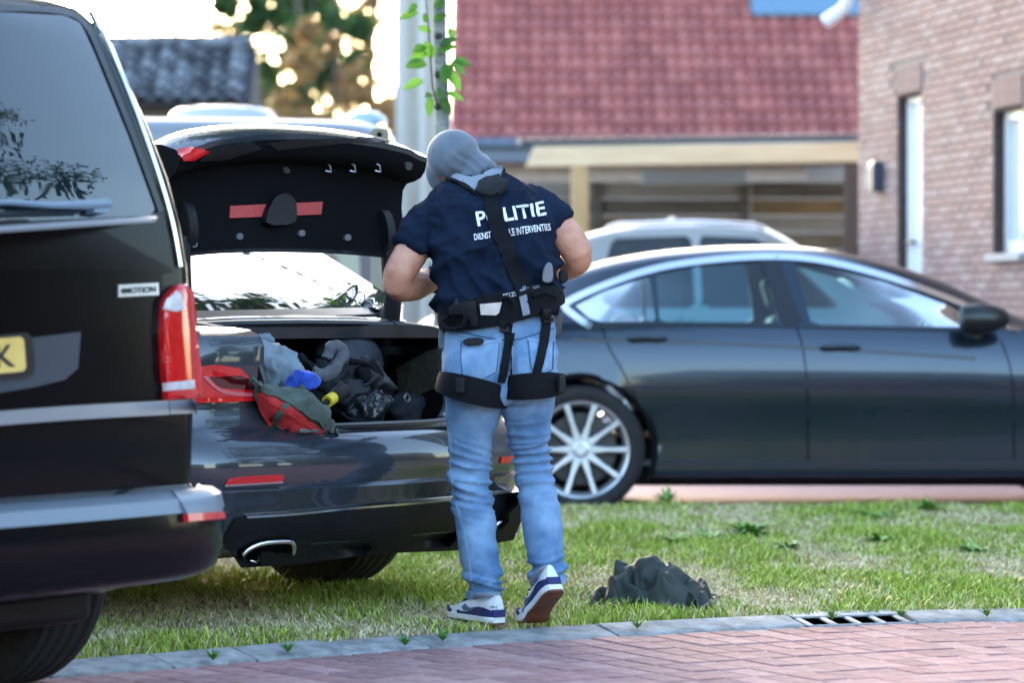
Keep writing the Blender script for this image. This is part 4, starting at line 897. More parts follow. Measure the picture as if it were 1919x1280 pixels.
# ---- dark house with grey tiles, far left
DG = 34.0; gl_ = P(120, 190, DG); gr_ = P(470, 190, DG)
dh = empty('grey_roof_house', (gl_.x, DG, 0), 0, 'low house with weathered grey tiled roof at upper left', 'house')
wd2 = gr_.x - gl_.x; ez = gl_.z; pit2 = R(40)
MB().box((0, .3, 0), (wd2 - .1, 5, ez)).build('wall', mat('dark_wall', (.10, .09, .085), .9), dh, False)
hgt = (190 - 66) / F * DG
dep = hgt / math.tan(pit2)
MB().add([(0, 0, ez - .04), (wd2, 0, ez - .04), (wd2, dep, ez + hgt - .04), (0, dep, ez + hgt - .04), (0, 2 * dep, ez - .04), (wd2, 2 * dep, ez - .04)], [(0, 1, 2, 3), (3, 2, 5, 4), (0, 3, 4), (1, 5, 2)]).build('roof_deck', mat('deck_dark', (.03, .03, .035), .9), dh, False)
tm2 = tile_mesh(.20, .19); its = []
M_gt = [mat('grey_tile_%d' % i, c, .4, c2=c2, ns=6, attr=.25) for i, (c, c2) in enumerate([((.05, .055, .065), (.09, .10, .115)), ((.10, .11, .13), (.16, .175, .20)), ((.035, .038, .045), (.06, .065, .075))])]
nr = int(dep / math.cos(pit2) / .19)
for r in range(nr):
    for c in range(int(wd2 / .2)): its.append((random.random(), Matrix.Translation((c * .2, r * .19 * math.cos(pit2), ez + r * .19 * math.sin(pit2) + random.uniform(-.006, .006))) @ Matrix.Rotation(pit2 + random.uniform(-.05, .05), 4, 'X')))
pieces('roof_tile', tm2, its, dh, M_gt)
rme = MB().tube([(0, 0, 0), (.30, 0, 0)], .085, 10).build('r', None, None, False); rd = rme.data; bpy.data.objects.remove(rme)
pieces('ridge_tile', rd, [(c, Matrix.Translation((c * .29, dep, ez + hgt + random.uniform(-.01, .015)))) for c in range(int(wd2 / .29))], dh, M_gt)
# ---- timber carport and board fence
DF = 27.0; SF = F / DF
fx = lambda px: (px - 960) / SF
fz = lambda py: H - (py - 590) / SF
car = empty('timber_carport', (fx(975), DF, 0), 0, 'open timber carport with pale beam in front of the red roof', 'carport')
o0 = fx(975)
M_beam = mat('pale_timber', (.55, .42, .27), .8, c2=(.66, .53, .36), ns=5, stretch=(.3, 3, 3), bump=.2); M_post = mat('post_timber', (.36, .24, .11), .8, c2=(.44, .31, .16), ns=6, stretch=(3, 3, .4))
MB().add([(.05, 0, fz(312)), (fx(1640) - o0, 0, fz(303)), (fx(1640) - o0, .16, fz(303)), (.05, .16, fz(312)), (0.0 + .12, 0, fz(274)), (fx(1640) - o0, 0, fz(264)), (fx(1640) - o0, .16, fz(264)), (.12, .16, fz(274))], [(0, 3, 2, 1), (4, 5, 6, 7), (0, 1, 5, 4), (1, 2, 6, 5), (2, 3, 7, 6), (3, 0, 4, 7)]).build('beam', M_beam, car, bevel=.01)
MB().box((fx(1072) - o0, .01, 0), (fx(1104) - o0, .15, fz(310))).build('post', M_post, car, bevel=.01)
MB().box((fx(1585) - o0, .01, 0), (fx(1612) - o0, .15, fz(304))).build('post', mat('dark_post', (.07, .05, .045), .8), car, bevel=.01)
MB().add([(.0, .0, fz(272)), (fx(1640) - o0, 0, fz(262)), (fx(1640) - o0, 4.2, fz(262) + .25), (0, 4.2, fz(272) + .25), (.0, .0, fz(272) + .05), (fx(1640) - o0, 0, fz(262) + .05), (fx(1640) - o0, 4.2, fz(262) + .30), (0, 4.2, fz(272) + .30)], [(0, 3, 2, 1), (4, 5, 6, 7), (0, 1, 5, 4), (1, 2, 6, 5), (2, 3, 7, 6), (3, 0, 4, 7)]).build('roof_sheet', mat('roofing_felt', (.06, .065, .07), .8), car, False)
fen = empty('board_fence', (fx(840), DF + 2.2, 0), 0, 'weathered grey and brown horizontal board fence under the carport', 'fence')
FB = [mat('fence_board_%d' % i, c, .85, c2=c2, ns=7, stretch=(.3, 3, 3), bump=.25) for i, (c, c2) in enumerate([((.10, .085, .065), (.17, .145, .11)), ((.18, .17, .16), (.26, .25, .23)), ((.13, .09, .045), (.20, .15, .08)), ((.07, .06, .055), (.12, .11, .10))])]
x0 = 0; xm_ = (fx(1388) - fx(840)) * 1.08; xe = (fx(1640) - fx(840)) * 1.08
for seg, (a, b_) in enumerate(((x0, xm_ * .45), (xm_ * .45 + .01, xm_), (xm_ + .06, xe))):
    for r in range(14):
        z = .05 + r * .165; i = (r * 5 + seg * 3) % 4
        if seg < 2 and r % 3 == 1: i = 1
        MB().box((a, random.uniform(0, .012), z), (b_, .03, z + .155)).build('board', FB[i], fen, bevel=.006, seg=1)
for px in (842, 1110, 1388, 1600):
    x = (fx(px) - fx(840)) * 1.08; MB().box((x - .05, -.05, 0), (x + .05, -.005, 2.35)).build('post', FB[3], fen, bevel=.006)
for a, b_, y0, y1 in ((1193, 1392, 318, 344), (1500, 1612, 312, 336)):
    zz = lambda py: H - (py - 590) * (DF + 2.1) / F
    MB().box(((fx(a) - fx(840)) * 1.08, -.09, zz(y1)), ((fx(b_) - fx(840)) * 1.08, -.055, zz(y0))).build('pale_board', mat('pale_blue_board', (.40, .50, .58), .5), fen, bevel=.01)
# ---- background trees
def bg_tree(px, D, h, r, label, c, c2, n=5000, trunk=.18, zc=None, ls=.16):
    X = (px - CX) / F * D; t = empty('background_tree', (X, D, 0), 0, label, 'tree', 'trees behind the houses')
    rng = np.random.default_rng(int(px) + int(D)); zc = zc or h * .62
    br = mat('bark_far', (.06, .045, .035), .9, c2=(.1, .08, .06), ns=8)
    mb = MB().tube([(0, 0, 0), (.1, 0, h * .3), (-.05, 0, h * .6), (.1, 0, h * .9)], [trunk, trunk * .75, trunk * .5, .03], 8)
    cl = []
    for k in range(46):
        a = rng.random() * 6.28; e = (rng.random() ** .5); rr_ = r * e; z = zc + (rng.random() * 2 - 1) * h * .36 * math.sqrt(max(.05, 1 - e * e * .8)); c0 = Vector((math.cos(a) * rr_, math.sin(a) * rr_, z)); cl.append((c0, r * rng.uniform(.14, .34)))
        if k < 12: mb.tube([(0, 0, h * .3 + .02 * k * h), tuple(c0 * .5 + Vector((0, 0, h * .2))), tuple(c0)], [trunk * .35, trunk * .2, .015], 5)
    mb.build('trunk', br, t)
    V = np.empty((n, 4, 3))
    for i in range(n):
        c0, rad = cl[rng.integers(len(cl))]; d = rng.normal(0, 1, 3); d /= np.linalg.norm(d); p = np.array(c0) + d * rad * rng.random() ** .4
        a = rng.normal(0, 1, 3); a /= np.linalg.norm(a); b = np.cross(a, rng.normal(0, 1, 3)); b /= np.linalg.norm(b); s = ls * rng.uniform(.5, 1.2)
        V[i] = [p - a * s * .5, p + b * s * .28, p + a * s * .5, p - b * s * .28]
    me = bpy.data.meshes.new('crown'); me.from_pydata(V.reshape(-1, 3).tolist(), [], (np.arange(n)[:, None] * 4 + np.arange(4)).tolist())
    lm = leafmat('leaf_far_%s' % str(c), c, c2); link('crown', me, lm, t)
    return t
def leafmat(name, c, c2):
    m = mat(name, c, .6, c2=c2, ns=1.2)
    nt = m.node_tree; b = nt.nodes['Principled BSDF']; out = nt.nodes['Material Output']
    if 'tr' not in nt.nodes:
        tr = nt.nodes.new('ShaderNodeBsdfTranslucent'); tr.name = 'tr'; mx = nt.nodes.new('ShaderNodeMixShader'); mx.inputs[0].default_value = .4
        src = b.inputs['Base Color'].links[0].from_socket; nt.links.new(src, tr.inputs[0]); nt.links.new(b.outputs[0], mx.inputs[1]); nt.links.new(tr.outputs[0], mx.inputs[2]); nt.links.new(mx.outputs[0], out.inputs[0])
    return m
bg_tree(560, 62, 11, 1.5, 'dark green tree left of the cream wall', (.03, .075, .02), (.07, .13, .035), 10920, zc=6.6, ls=.26)
bg_tree(700, 70, 11, 1.5, 'tree with golden light painted into its leaves, nearest the cream wall', (.20, .12, .04), (.32, .21, .08), 3900, zc=6.0, ls=.26)  # glow of the low sun put into the leaf colour
bg_tree(470, 78, 12, 1.7, 'brownish thin tree just right of the grey roof', (.12, .09, .03), (.20, .15, .06), 3900, zc=8, ls=.262)
bg_tree(625, 55, 7.0, 1.3, 'low bush of golden brown leaves below the dark tree', (.18, .11, .04), (.30, .19, .08), 3380, .08, zc=3.9, ls=.24)
bg_tree(545, 58, 6.0, .9, 'olive green bush beside the camper roof', (.07, .085, .03), (.13, .14, .05), 3380, .08, zc=3.6, ls=.24)
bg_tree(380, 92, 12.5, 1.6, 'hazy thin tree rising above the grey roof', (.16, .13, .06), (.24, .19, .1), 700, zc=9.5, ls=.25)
# ---- young street tree with its stake
TD = 13.3; TB = Vector(((827 - CX) / F * TD, TD, lawn_z(-.31, TD)))
st = empty('young_tree', TB, 0, 'slim young street tree with side shoot of green leaves behind the person', 'tree')
M_bark = mat('smooth_bark', (.13, .14, .14), .8, c2=(.24, .25, .24), ns=14, stretch=(1, 1, 3), bump=.3, bs=50)
def tl_(px, py): return P(px, py, TD) - TB
tr = MB().tube([(0, 0, -.02), tl_(826, 700), tl_(828, 420), tl_(829, 200), tl_(825, 60), tl_(823, -20), (0, .02, 2.9), (.03, 0, 3.6), (0, .05, 4.6)], [.037, .034, .032, .031, .029, .028, .025, .018, .008], 14).build('trunk', M_bark, st)
for py in (140, 68, 200): 
    c = tl_(823, py); MB().lathe([(0, -.008), (.012, -.006), (.015, 0), (.02, .008)], 10, 'y', c + Vector((.0, -.03, 0))).build('knot', mat('knot', (.03, .028, .026), .9), st)
LG = [leafmat('street_leaf_%d' % i, c, c2) for i, (c, c2) in enumerate([((.03, .10, .012), (.07, .18, .025)), ((.022, .08, .012), (.05, .13, .02)), ((.06, .17, .02), (.11, .25, .035))])]
def add_leaf(par, base, d, L, w, droop=.3, roll=0):
    mb = MB(); leaf_mesh(mb, base, d, L, w, droop, 5, (random.uniform(-.5, .5), -1, random.uniform(.0, .9))); return mb.build('leaf', random.choice(LG), par, fixn=False)
M_twig = mat('twig', (.11, .06, .04), .8)
sh = MB().tube([tl_(820, 195) + Vector((0, -.04, 0)), tl_(812, 165) + Vector((0, -.05, 0)), tl_(808, 110) + Vector((0, -.06, 0)), tl_(804, 50) + Vector((0, -.06, 0)), tl_(799, 0) + Vector((0, -.06, 0)), tl_(797, -60) + Vector((0, -.05, 0))], [.006, .005, .0045, .004, .003, .002], 6).build('side_shoot', M_twig, st)
LF = [(772, 25, 782, 8), (763, 34, 786, 24), (796, 32, 800, 44), (800, 60, 785, 52), (770, 127, 802, 120), (776, 116, 800, 98), (780, 100, 800, 88), (770, 164, 796, 152), (800, 186, 812, 178), (806, 206, 808, 182), (836, 202, 826, 180), (858, 186, 838, 174), (856, 160, 842, 132), (872, 122, 850, 112), (862, 132, 846, 114), (850, 78, 824, 90), (846, 92, 818, 100), (846, 60, 848, 74), (834, 10, 812, 14), (836, 34, 812, 40), (822, 4, 815, -12), (800, 84, 812, 112), (829, 184, 822, 164), (836, 150, 842, 118)]
for (tx, ty, bx, by) in LF:
    b0 = tl_(bx, by) + Vector((0, -.06, 0)); e0 = tl_(tx, ty) + Vector((0, -.06 - random.uniform(-.03, .04), 0)); d = e0 - b0; L = max(.05, d.length * 1.15)
    MB().tube([b0, b0 + d * .2], .0012, 4).build('leaf_stalk', M_twig, sh)
    add_leaf(sh, b0 + d * .12, d + Vector((0, -.02, .01)), L * 1.1, L * .31, .12)
# crown above the picture, seen only mirrored in the rear windows
cr0 = MB(); rng = np.random.default_rng(5); lm = MB()
for k in range(72):
    a = rng.random() * 6.28; z0 = 2.7 + 2.2 * rng.random(); L = .7 + 1.9 * rng.random(); e = Vector((math.cos(a) * L, math.sin(a) * L, z0 + L * rng.uniform(.12, .6))); b0 = Vector((0, 0, z0)); m_ = b0.lerp(e, .5) + Vector((0, 0, .08)); cr0.tube([b0, m_, e], [.013, .008, .003], 5)
    for j in range(115):
        t = .2 + .8 * rng.random(); p = b0.lerp(m_, t * 2) if t < .5 else m_.lerp(e, t * 2 - 1); d = Vector(rng.normal(0, 1, 3)); d.z = d.z * .4; q_ = p + Vector(rng.normal(0, .07, 3)); q_.z = max(q_.z, 2.62); leaf_mesh(lm, q_, d, .115 * rng.uniform(.6, 1.2), .034, .2, 2)
cr0.build('branches', M_bark, st); lm.build('crown', LG[1], st, fixn=False)
stk = empty('tree_stake', (P(712, 240, 13.5).x, 13.5, .03), 0, 'squared wooden tree stake standing behind the raised boot lid', 'stake')
h_ = P(712, 240, 13.5).z - .03; w_ = 17 * 13.5 / F
MB().prism([(-w_, 0), (w_, 0), (w_, h_ - .02), (w_ * .7, h_), (-w_ * .7, h_), (-w_, h_ - .02)], -.03, .03, lambda x, z, d: Vector((x, d, z))).build('post', mat('stake_wood', (.17, .155, .12), .85, c2=(.24, .22, .17), ns=8, stretch=(3, 3, .5), bump=.3), stk, bevel=.004)
MB().lathe([(0, -.034), (.012, -.034), (.012, -.03), (0, -.03)], 12, 'y', (0, 0, h_ - .03)).build('bolt_hole', M_carpet, stk)
# ---- houses across the street, behind the camera: they show in the paintwork
def back_house(x, y, w, d, h, rot, label, wallc):
    t = empty('opposite_house', (x, y, 0), rot, label, 'house', 'houses across the street')
    MB().box((-w / 2, -d / 2, 0), (w / 2, d / 2, h)).build('wall', mat('opp_' + str(wallc), wallc, .9, c2=tuple(c * 1.2 for c in wallc), ns=8), t, False)
    MB().add([(-w / 2 - .3, -d / 2 - .3, h), (w / 2 + .3, -d / 2 - .3, h), (w / 2 + .3, d / 2 + .3, h), (-w / 2 - .3, d / 2 + .3, h), (-w / 2 - .3, 0, h + d * .42), (w / 2 + .3, 0, h + d * .42)], [(0, 1, 5, 4), (2, 3, 4, 5), (0, 4, 3), (1, 2, 5), (0, 3, 2, 1)]).build('roof', MATS['dark_tiles'], t, False)
    for k in range(3):
        for z in (.9,):
            xx = -w / 2 + (k + .5) * w / 3; wn_ = MB().box((xx - .7, d / 2 - .01, z), (xx + .7, d / 2 + .05, z + 1.4)).build('window', M_plastic, t, bevel=.02); MB().box((xx - .6, d / 2 + .03, z + .1), (xx + .6, d / 2 + .06, z + 1.3)).build('pane', M_carpet, wn_)
back_house(9, -17, 12, 8, 2.7, R(20), 'brick house across the street, right, behind the camera', (.05, .035, .03))
back_house(-7, -18, 12, 8, 2.7, R(-8), 'brick house across the street, left, behind the camera', (.045, .032, .028))
back_house(25, 11, 12, 8, 4.0, R(85), 'brick house far right, mirrored in the van tailgate', (.03, .022, .02))
back_house(25, -3, 12, 8, 4.0, R(75), 'brick house right of the camera along the street', (.03, .022, .02))
bg_tree(960 + F * 17 / 7.0, 7.0, 7.5, 2.3, 'leafy street tree out of view at right, mirrored in the van', (.035, .085, .02), (.07, .13, .035), 4500, .14)
bg_tree(960 + F * 9.5 / 9.5, 9.5, 10, 2.6, 'tall leafy tree out of view at right, mirrored in the van window', (.03, .075, .02), (.06, .12, .03), 9000, .16, zc=6.5)
# ================================================================ the person
PD = 10.3; PB = Vector(((945 - CX) * PD / F, PD, .028)); SP_ = F / PD
per = empty('person', PB, 0, 'person seen from behind in navy shirt, jeans and grey balaclava at the open boot', 'person')
def Q(px, py, dy=0.0): return P(px, py, PD) + Vector((0, dy, 0)) - PB          # depth offset keeps real X and Z
def zpy(z): return 590 + (H - (z + PB.z)) * SP_
def ring(cx, cy, half, dep, dy=0, roll=0, n=28, e=2.4, pitch=0):
    c = Q(cx, cy, dy); r = R(roll); ax = Vector((math.cos(r), 0, math.sin(r))); ay = Vector((0, math.cos(R(pitch)), math.sin(R(pitch)))); h = half / SP_; o = []
    for k in range(n):
        a = 2 * math.pi * k / n; ca, sa = math.cos(a), math.sin(a)
        o.append(c + ax * h * math.copysign(abs(ca) ** (2 / e), ca) + ay * dep * math.copysign(abs(sa) ** (2 / e), sa))
    return o
def ell(mb, c, r, n=14, rot=None):
    rg = []
    for i in range(1, n):
        t = math.pi * i / n; rg.append([Vector((r[0] * math.sin(t) * math.cos(2 * math.pi * k / 20), r[1] * math.sin(t) * math.sin(2 * math.pi * k / 20), r[2] * math.cos(t))) for k in range(20)])
    if rot: rg = [[rot @ p for p in q] for q in rg]
    mb.loft([[Vector(c) + p for p in q] for q in rg])
def ridged(p, s): return 1 - 2 * abs(noise.noise(Vector((p[0] * s[0], p[1] * s[1], p[2] * s[2]))))
M_skin = mat('skin', (.44, .185, .115), .5, c2=(.57, .275, .18), ns=14, bump=.12, bs=120); MATS['skin'].node_tree.nodes['Principled BSDF'].inputs['Subsurface Weight'].default_value = .08
M_navy = mat('navy_cotton', (.004, .0085, .020), .9, c2=(.008, .015, .033), ns=9, bump=.12, bs=500, spec=.1)
M_bal = mat('grey_knit', (.085, .10, .125), .85, c2=(.115, .132, .162), ns=10, bump=.15, bs=400, sheen=.2)
M_web = mat('black_webbing', (.0025, .003, .0045), .75, c2=(.005, .006, .008), spec=.15, ns=200, bump=.3, bs=500)
M_webg = mat('grey_webbing', (.16, .185, .22), .75, c2=(.21, .235, .27), ns=200, bump=.2, bs=500)
# --- denim
M_den = mat('denim', (.065, .15, .29), .85, c2=(.21, .335, .49), ns=6.5, detail=9, bump=.3, bs=420)
# --- skin body, one continuous surface
mb = MB()
mb.loft([ring(938, 640, 80, .10), ring(930, 520, 90, .10), ring(918, 420, 92, .11, .04), ring(908, 365, 70, .09, .085), ring(896, 325, 36, .06, .14)])
mb.tube([Q(900, 335, .12), Q(875, 312, .15), Q(850, 290, .17)], [.06, .058, .06], 14)
ell(mb, Q(846, 290, .17), (.082, .098, .095)); ell(mb, Q(828, 312, .215), (.058, .062, .078))
ell(mb, Q(818, 305, .275), (.014, .02, .025), 8)
armL = [Q(822, 392, .07), Q(795, 430, .05), Q(768, 478, .02), Q(747, 515, .0), Q(743, 533, .01), Q(752, 538, .045), Q(775, 534, .12), Q(797, 526, .19), Q(816, 520, .25)]
mb.tube(armL, [.045, .052, .058, .054, .048, .052, .054, .044, .036], 18)
ell(mb, Q(737, 530, .0), (.030, .030, .028), 10)
armR = [Q(1008, 385, .07), Q(1040, 415, .07), Q(1068, 448, .07), Q(1084, 474, .07), Q(1086, 486, .09), Q(1076, 492, .13), Q(1055, 498, .20), Q(1032, 503, .27), Q(1015, 506, .31)]
mb.tube(armR, [.045, .054, .059, .053, .047, .05, .052, .043, .035], 18)
ell(mb, Q(1090, 484, .08), (.028, .03, .03), 10)
for cx, cy, dy, s in ((816, 520, .25, 1), (1015, 506, .31, -1)):
    c = Q(cx, cy, dy); pa = c + Vector((.06 * s, .07, -.01)); mb.tube([c, c.lerp(pa, .5), pa], [.034, .040, .040], 12, sx=.62)
    for k in range(4):
        b0 = pa + Vector((-.012 * s + .0, -.012, .028 - .019 * k)); L = (.075, .085, .08, .062)[k]; d = Vector((.75 * s, .55, -.1)).normalized(); d2 = Vector((.55 * s, -.3, -.55)).normalized()
        mb.tube([b0, b0 + d * L * .45, b0 + d * L * .7 + d2 * L * .25, b0 + d * L * .7 + d2 * L * .6], [.0095, .009, .0085, .0075], 8)
    b0 = c.lerp(pa, .35) + Vector((0, 0, .03)); mb.tube([b0, b0 + Vector((.02 * s, .03, .03)), b0 + Vector((.05 * s, .055, .03))], [.012, .0105, .0085], 8)
legL = [(890, 720, .0, .09), (885, 780, .02, .075), (881, 870, .035, .055), (890, 950, .02, .055), (904, 1060, -.02, .04), (910, 1130, -.03, .038)]
legR = [(988, 720, .0, .09), (991, 780, .02, .075), (996, 860, .05, .052), (1014, 950, .0, .055), (1025, 1050, -.06, .04), (1030, 1088, -.06, .036)]
for L in (legL, legR): mb.tube([Q(a, b, c) for a, b, c, r in L], [r * .74 for a, b, c, r in L], 16)
body = mb.build('body', M_skin, per); remesh(body, .008, 6, .5)
def arm_veins(p, n):
    return .0016 * ridged(p, (28, 28, 28)) * (1 if zpy(p.z) > 440 and zpy(p.z) < 560 else .3)
displace(body, arm_veins)
# --- shirt
mb = MB()
mb.loft([ring(936, 602, 106, .128, 0, 12), ring(935, 575, 109, .128, 0, 11), ring(931, 530, 112, .132, .01, 9), ring(926, 480, 117, .142, .02, 7), ring(922, 430, 122, .150, .04, 5), ring(916, 392, 119, .145, .06, 3), ring(912, 364, 106, .125, .085, 2), ring(910, 350, 92, .112, .10, 2), ring(905, 338, 70, .098, .118, 2), ring(899, 326, 47, .082, .135, 2), ring(894, 316, 38, .07, .15, 4)])
mb.tube([Q(852, 400, .07), Q(826, 400, .065), Q(800, 425, .05), Q(784, 450, .035), Q(774, 467, .025)], [.085, .078, .070, .066, .065], 20)
mb.tube([Q(975, 392, .07), Q(1002, 392, .07), Q(1030, 405, .07), Q(1052, 423, .07)], [.085, .078, .067, .060], 20)
ell(mb, Q(868, 420, -.03), (.075, .05, .10)); ell(mb, Q(970, 410, -.03), (.075, .05, .10))
shirt = mb.build('shirt', M_navy, per); remesh(shirt, .0065, 6, .5)
def shirt_folds(p, n):
    y = zpy(p.z); px = CX + (p.x + PB.x) * SP_
    lowf = max(0, min(1, (y - 430) / 120)); d = .0
    q = Matrix.Rotation(R(28), 3, 'Y') @ p; q2 = Matrix.Rotation(R(-38), 3, 'Y') @ p
    rp = lambda q, s: 2 * (1 - abs(noise.noise(Vector((q.x * s[0], q.y * s[1], q.z * s[2]))))) ** 4 - .7
    w = Vector((noise.noise(p * 7), 0, noise.noise(p * 7 + Vector((5, 5, 5))))) * .03
    d += (.006 + .012 * lowf) * rp(q + w, (4.5, 5, 14)) + (.005 + .009 * lowf) * rp(q2 + w + Vector((.3, 0, 0)), (4.5, 5, 13)) + .003 * rp(p * 2.2, (7, 7, 9))
    sl = 1 if px < 815 or px > 1025 else 0
    d += .004 * sl * ridged(p, (12, 9, 18)) + .0012 * ridged(p, (45, 45, 45))
    pocket = math.exp(-((px - 925) / 35) ** 2 - ((y - 420) / 80) ** 2); d -= .008 * pocket
    return d
displace(shirt, shirt_folds)
# --- balaclava
mb = MB(); mb.tube([Q(908, 338, .115), Q(888, 320, .14), Q(866, 302, .165), Q(848, 290, .17)], [.074, .070, .075, .08], 20)
ell(mb, Q(849, 288, .165), (.094, .108, .094)); ell(mb, Q(829, 313, .215), (.062, .068, .078)); ell(mb, Q(838, 330, .20), (.05, .06, .05)); ell(mb, Q(817, 303, .285), (.018, .024, .03), 8)
bal = mb.build('balaclava', M_bal, per); remesh(bal, .0055, 10, .5)
def bal_folds(p, n):
    c = Q(846, 270, .17); u = Q(910, 338, .115) - c; t = max(0, min(1, (p - c).dot(u) / u.length_squared)); k = .25 + .75 * min(1, t * 1.6)
    q = Matrix.Rotation(R(-42), 3, 'Y') @ p
    return .007 * k * t * 2 * max(-.4, ridged(q + Vector((0, 0, .012 * noise.noise(p * 14))), (3, 3, 34))) + .004 * k * ridged(Matrix.Rotation(R(25), 3, 'Y') @ p, (6, 6, 18))
displace(bal, bal_folds)
0 and ribbon_px('crown_seam', bvh(bal), [(800, 268), (812, 250), (838, 240), (862, 244)], 1.6, mat('seam_grey', (.22, .25, .3), .8), bal, .001, .0005, 4, 2)
# --- jeans
mb = MB()
mb.loft([ring(938, 596, 103, .122, 0, 10), ring(938, 625, 104, .132, 0, 6), ring(938, 665, 107, .145, -.005, 2), ring(938, 705, 108, .148, 0, 0), ring(938, 738, 104, .135, .005, 0), ring(938, 756, 90, .11, .01)])
ell(mb, Q(888, 688, -.06), (.098, .098, .115)); ell(mb, Q(984, 684, -.06), (.096, .098, .115))
JL = [(890, 725, 0, .108), (888, 765, .005, .098), (883, 810, .015, .084), (880, 850, .03, .075), (881, 890, .035, .071), (885, 930, .025, .071), (891, 980, .01, .069), (899, 1040, -.012, .066), (906, 1090, -.025, .060), (909, 1117, -.03, .056)]
JR = [(988, 725, 0, .100), (990, 765, .005, .088), (991, 805, .02, .077), (994, 845, .04, .066), (1000, 880, .045, .064), (1009, 930, .02, .068), (1017, 985, -.015, .067), (1023, 1035, -.045, .062), (1027, 1070, -.06, .058), (1029, 1088, -.066, .056)]
for L in (JL, JR): mb.tube([Q(a, b, c) for a, b, c, r in L], [r * (.97 if b < 800 else .92) for a, b, c, r in L], 22)
jeans = mb.build('jeans', M_den, per); remesh(jeans, .0065, 5, .5)
def jean_folds(p, n):
    y = zpy(p.z); px = CX + (p.x + PB.x) * SP_; left = px < 945
    kc = 905 if left else 865; kn_ = math.exp(-((y - kc) / 55) ** 2); hm = math.exp(-((y - (1095 if left else 1068)) / 28) ** 2); cr = math.exp(-((y - 745) / 30) ** 2 - ((px - 945) / 45) ** 2)
    wob = .018 * noise.noise(p * 8)
    tilt = .25 if left else -.12
    q = Vector((p.x * 3.2, p.y * 3.2, (p.z + wob + tilt * (p.x)) * 33))
    d = .011 * kn_ * (2.2 * (1 - abs(noise.noise(q))) ** 4 - .8) + .011 * hm * (2.2 * (1 - abs(noise.noise(q * 1.15 + Vector((3, 1, 2))))) ** 4 - .8)
    d += .010 * cr * ridged(p, (12, 8, 12)) + .005 * ridged(Matrix.Rotation(R(35), 3, 'Y') @ p, (6, 6, 14)) + .0055 * (1 if y > 930 else .3) * ridged(Matrix.Rotation(R(-25), 3, 'Y') @ p, (8, 8, 10))
    if y < 760: d -= .012 * math.exp(-((px - 958) / 9) ** 2) * (1 if y > 640 else 0)
    return d
displace(jeans, jean_folds)
tj = bvh(jeans); M_den2 = mat('denim_pocket', (.09, .185, .33), .85, c2=(.24, .365, .52), ns=7, detail=7, bump=.25, bs=420); M_stitch = mat('denim_stitch', (.025, .055, .13), .9)
for nm, o in (('left', [(864, 637), (903, 644), (940, 638), (934, 700), (900, 716), (866, 706), (862, 670)]), ('right', [(988, 636), (1012, 640), (1038, 636), (1036, 694), (1010, 708), (994, 690)])):
    pk = patch_px('back_pocket', tj, o, M_den2, jeans, .003, 0, 7); c = [(p[0] * .93 + sum(q[0] for q in o) / len(o) * .07, p[1] * .93 + sum(q[1] for q in o) / len(o) * .07) for p in o]; ribbon_px('stitch', tj, c + [c[0]], 1.6, M_stitch, jeans, .0008, .0036, 5, 2, 0, .12)
    ribbon_px('pocket_hem', tj, o[:3], 6, M_den2, jeans, .002, .0036, 5, 3, 0, .12)
ribbon_px('side_seam', tj, [(838, 770), (846, 850), (846, 900), (860, 960), (876, 1030), (886, 1105)], 4, M_den2, jeans, .002, 0, 8, 2)
ribbon_px('back_seam', tj, [(960, 610), (962, 660), (960, 700)], 4, M_den2, jeans, .002, 0, 6, 2)
ribbon_px('yoke_seam', tj, [(850, 618), (905, 632), (958, 640), (1000, 628), (1038, 615)], 2.4, M_stitch, jeans, .001, .0005, 6, 2)
for L, cy in ((JL, 1114), (JR, 1084)):
    a, b, c, r = L[-1]; MB().loft([ring(a, cy + d, (r + .003) * SP_ * s, (r + .003) * s, c, 0, 28, 2) for d, s in ((-8, .99), (-8, 1.01), (5, 1.005), (5, .93))], cap=False).build('hem', M_den2, jeans)
# --- lettering
tsh = bvh(shirt); M_print = mat('white_print', (.62, .64, .67), .8, c2=(.72, .74, .77), ns=120)
text_px('lettering', tsh, 'POLITIE', [(896, 425), (1024, 403), (1018, 377), (891, 397)], M_print, shirt, .001, .0025, .02, cuts=3)
text_px('lettering', tsh, 'DIENST SPECIALE INTERVENTIES', [(890, 451), (1032, 431), (1030, 418), (888, 438)], M_print, shirt, .001, .0025, .02, cuts=2)
# --- harness
har = empty('harness', (0, 0, 0)); har.parent = per; bpy.context.view_layer.update()
def loop(name, cx, cy, half, dep, dy, roll, hfun, th, m, n=56, pitch=0):
    c = Q(cx, cy, dy); r = R(roll); ax = Vector((math.cos(r), 0, math.sin(r))); ay = Vector((0, math.cos(R(pitch)), math.sin(R(pitch)))); az = Vector((-math.sin(r), 0, math.cos(r))); rings_ = []; h = half / SP_
    for k in range(n + 1):
        a = 2 * math.pi * k / n; ca, sa = math.cos(a), math.sin(a); e = 2 / 2.35; d = ax * math.copysign(abs(ca) ** e, ca) * h + ay * math.copysign(abs(sa) ** e, sa) * dep; o = d.normalized(); hh = hfun(-sa) / 2
        rings_.append([c + d + az * hh, c + d + o * th * .8 + az * hh * .96, c + d + o * th + az * hh * .5, c + d + o * th - az * hh * .5, c + d + o * th * .8 - az * hh * .96, c + d - az * hh])
    return MB().loft(rings_, cap=False).build(name, m, har, ang=50)
belt = loop('waist_belt', 939, 578, 113, .142, -.003, 12, lambda s: .055 + .055 * max(0, s) ** 1.5, .016, M_web)
loop('leg_loop', 888, 730, 66, .150, -.018, -14, lambda s: .06 + .03 * max(0, s), .010, M_web); loop('leg_loop', 997, 722, 58, .146, -.018, 4, lambda s: .06 + .03 * max(0, s), .010, M_web)
th_ = bvh(shirt, jeans, belt)
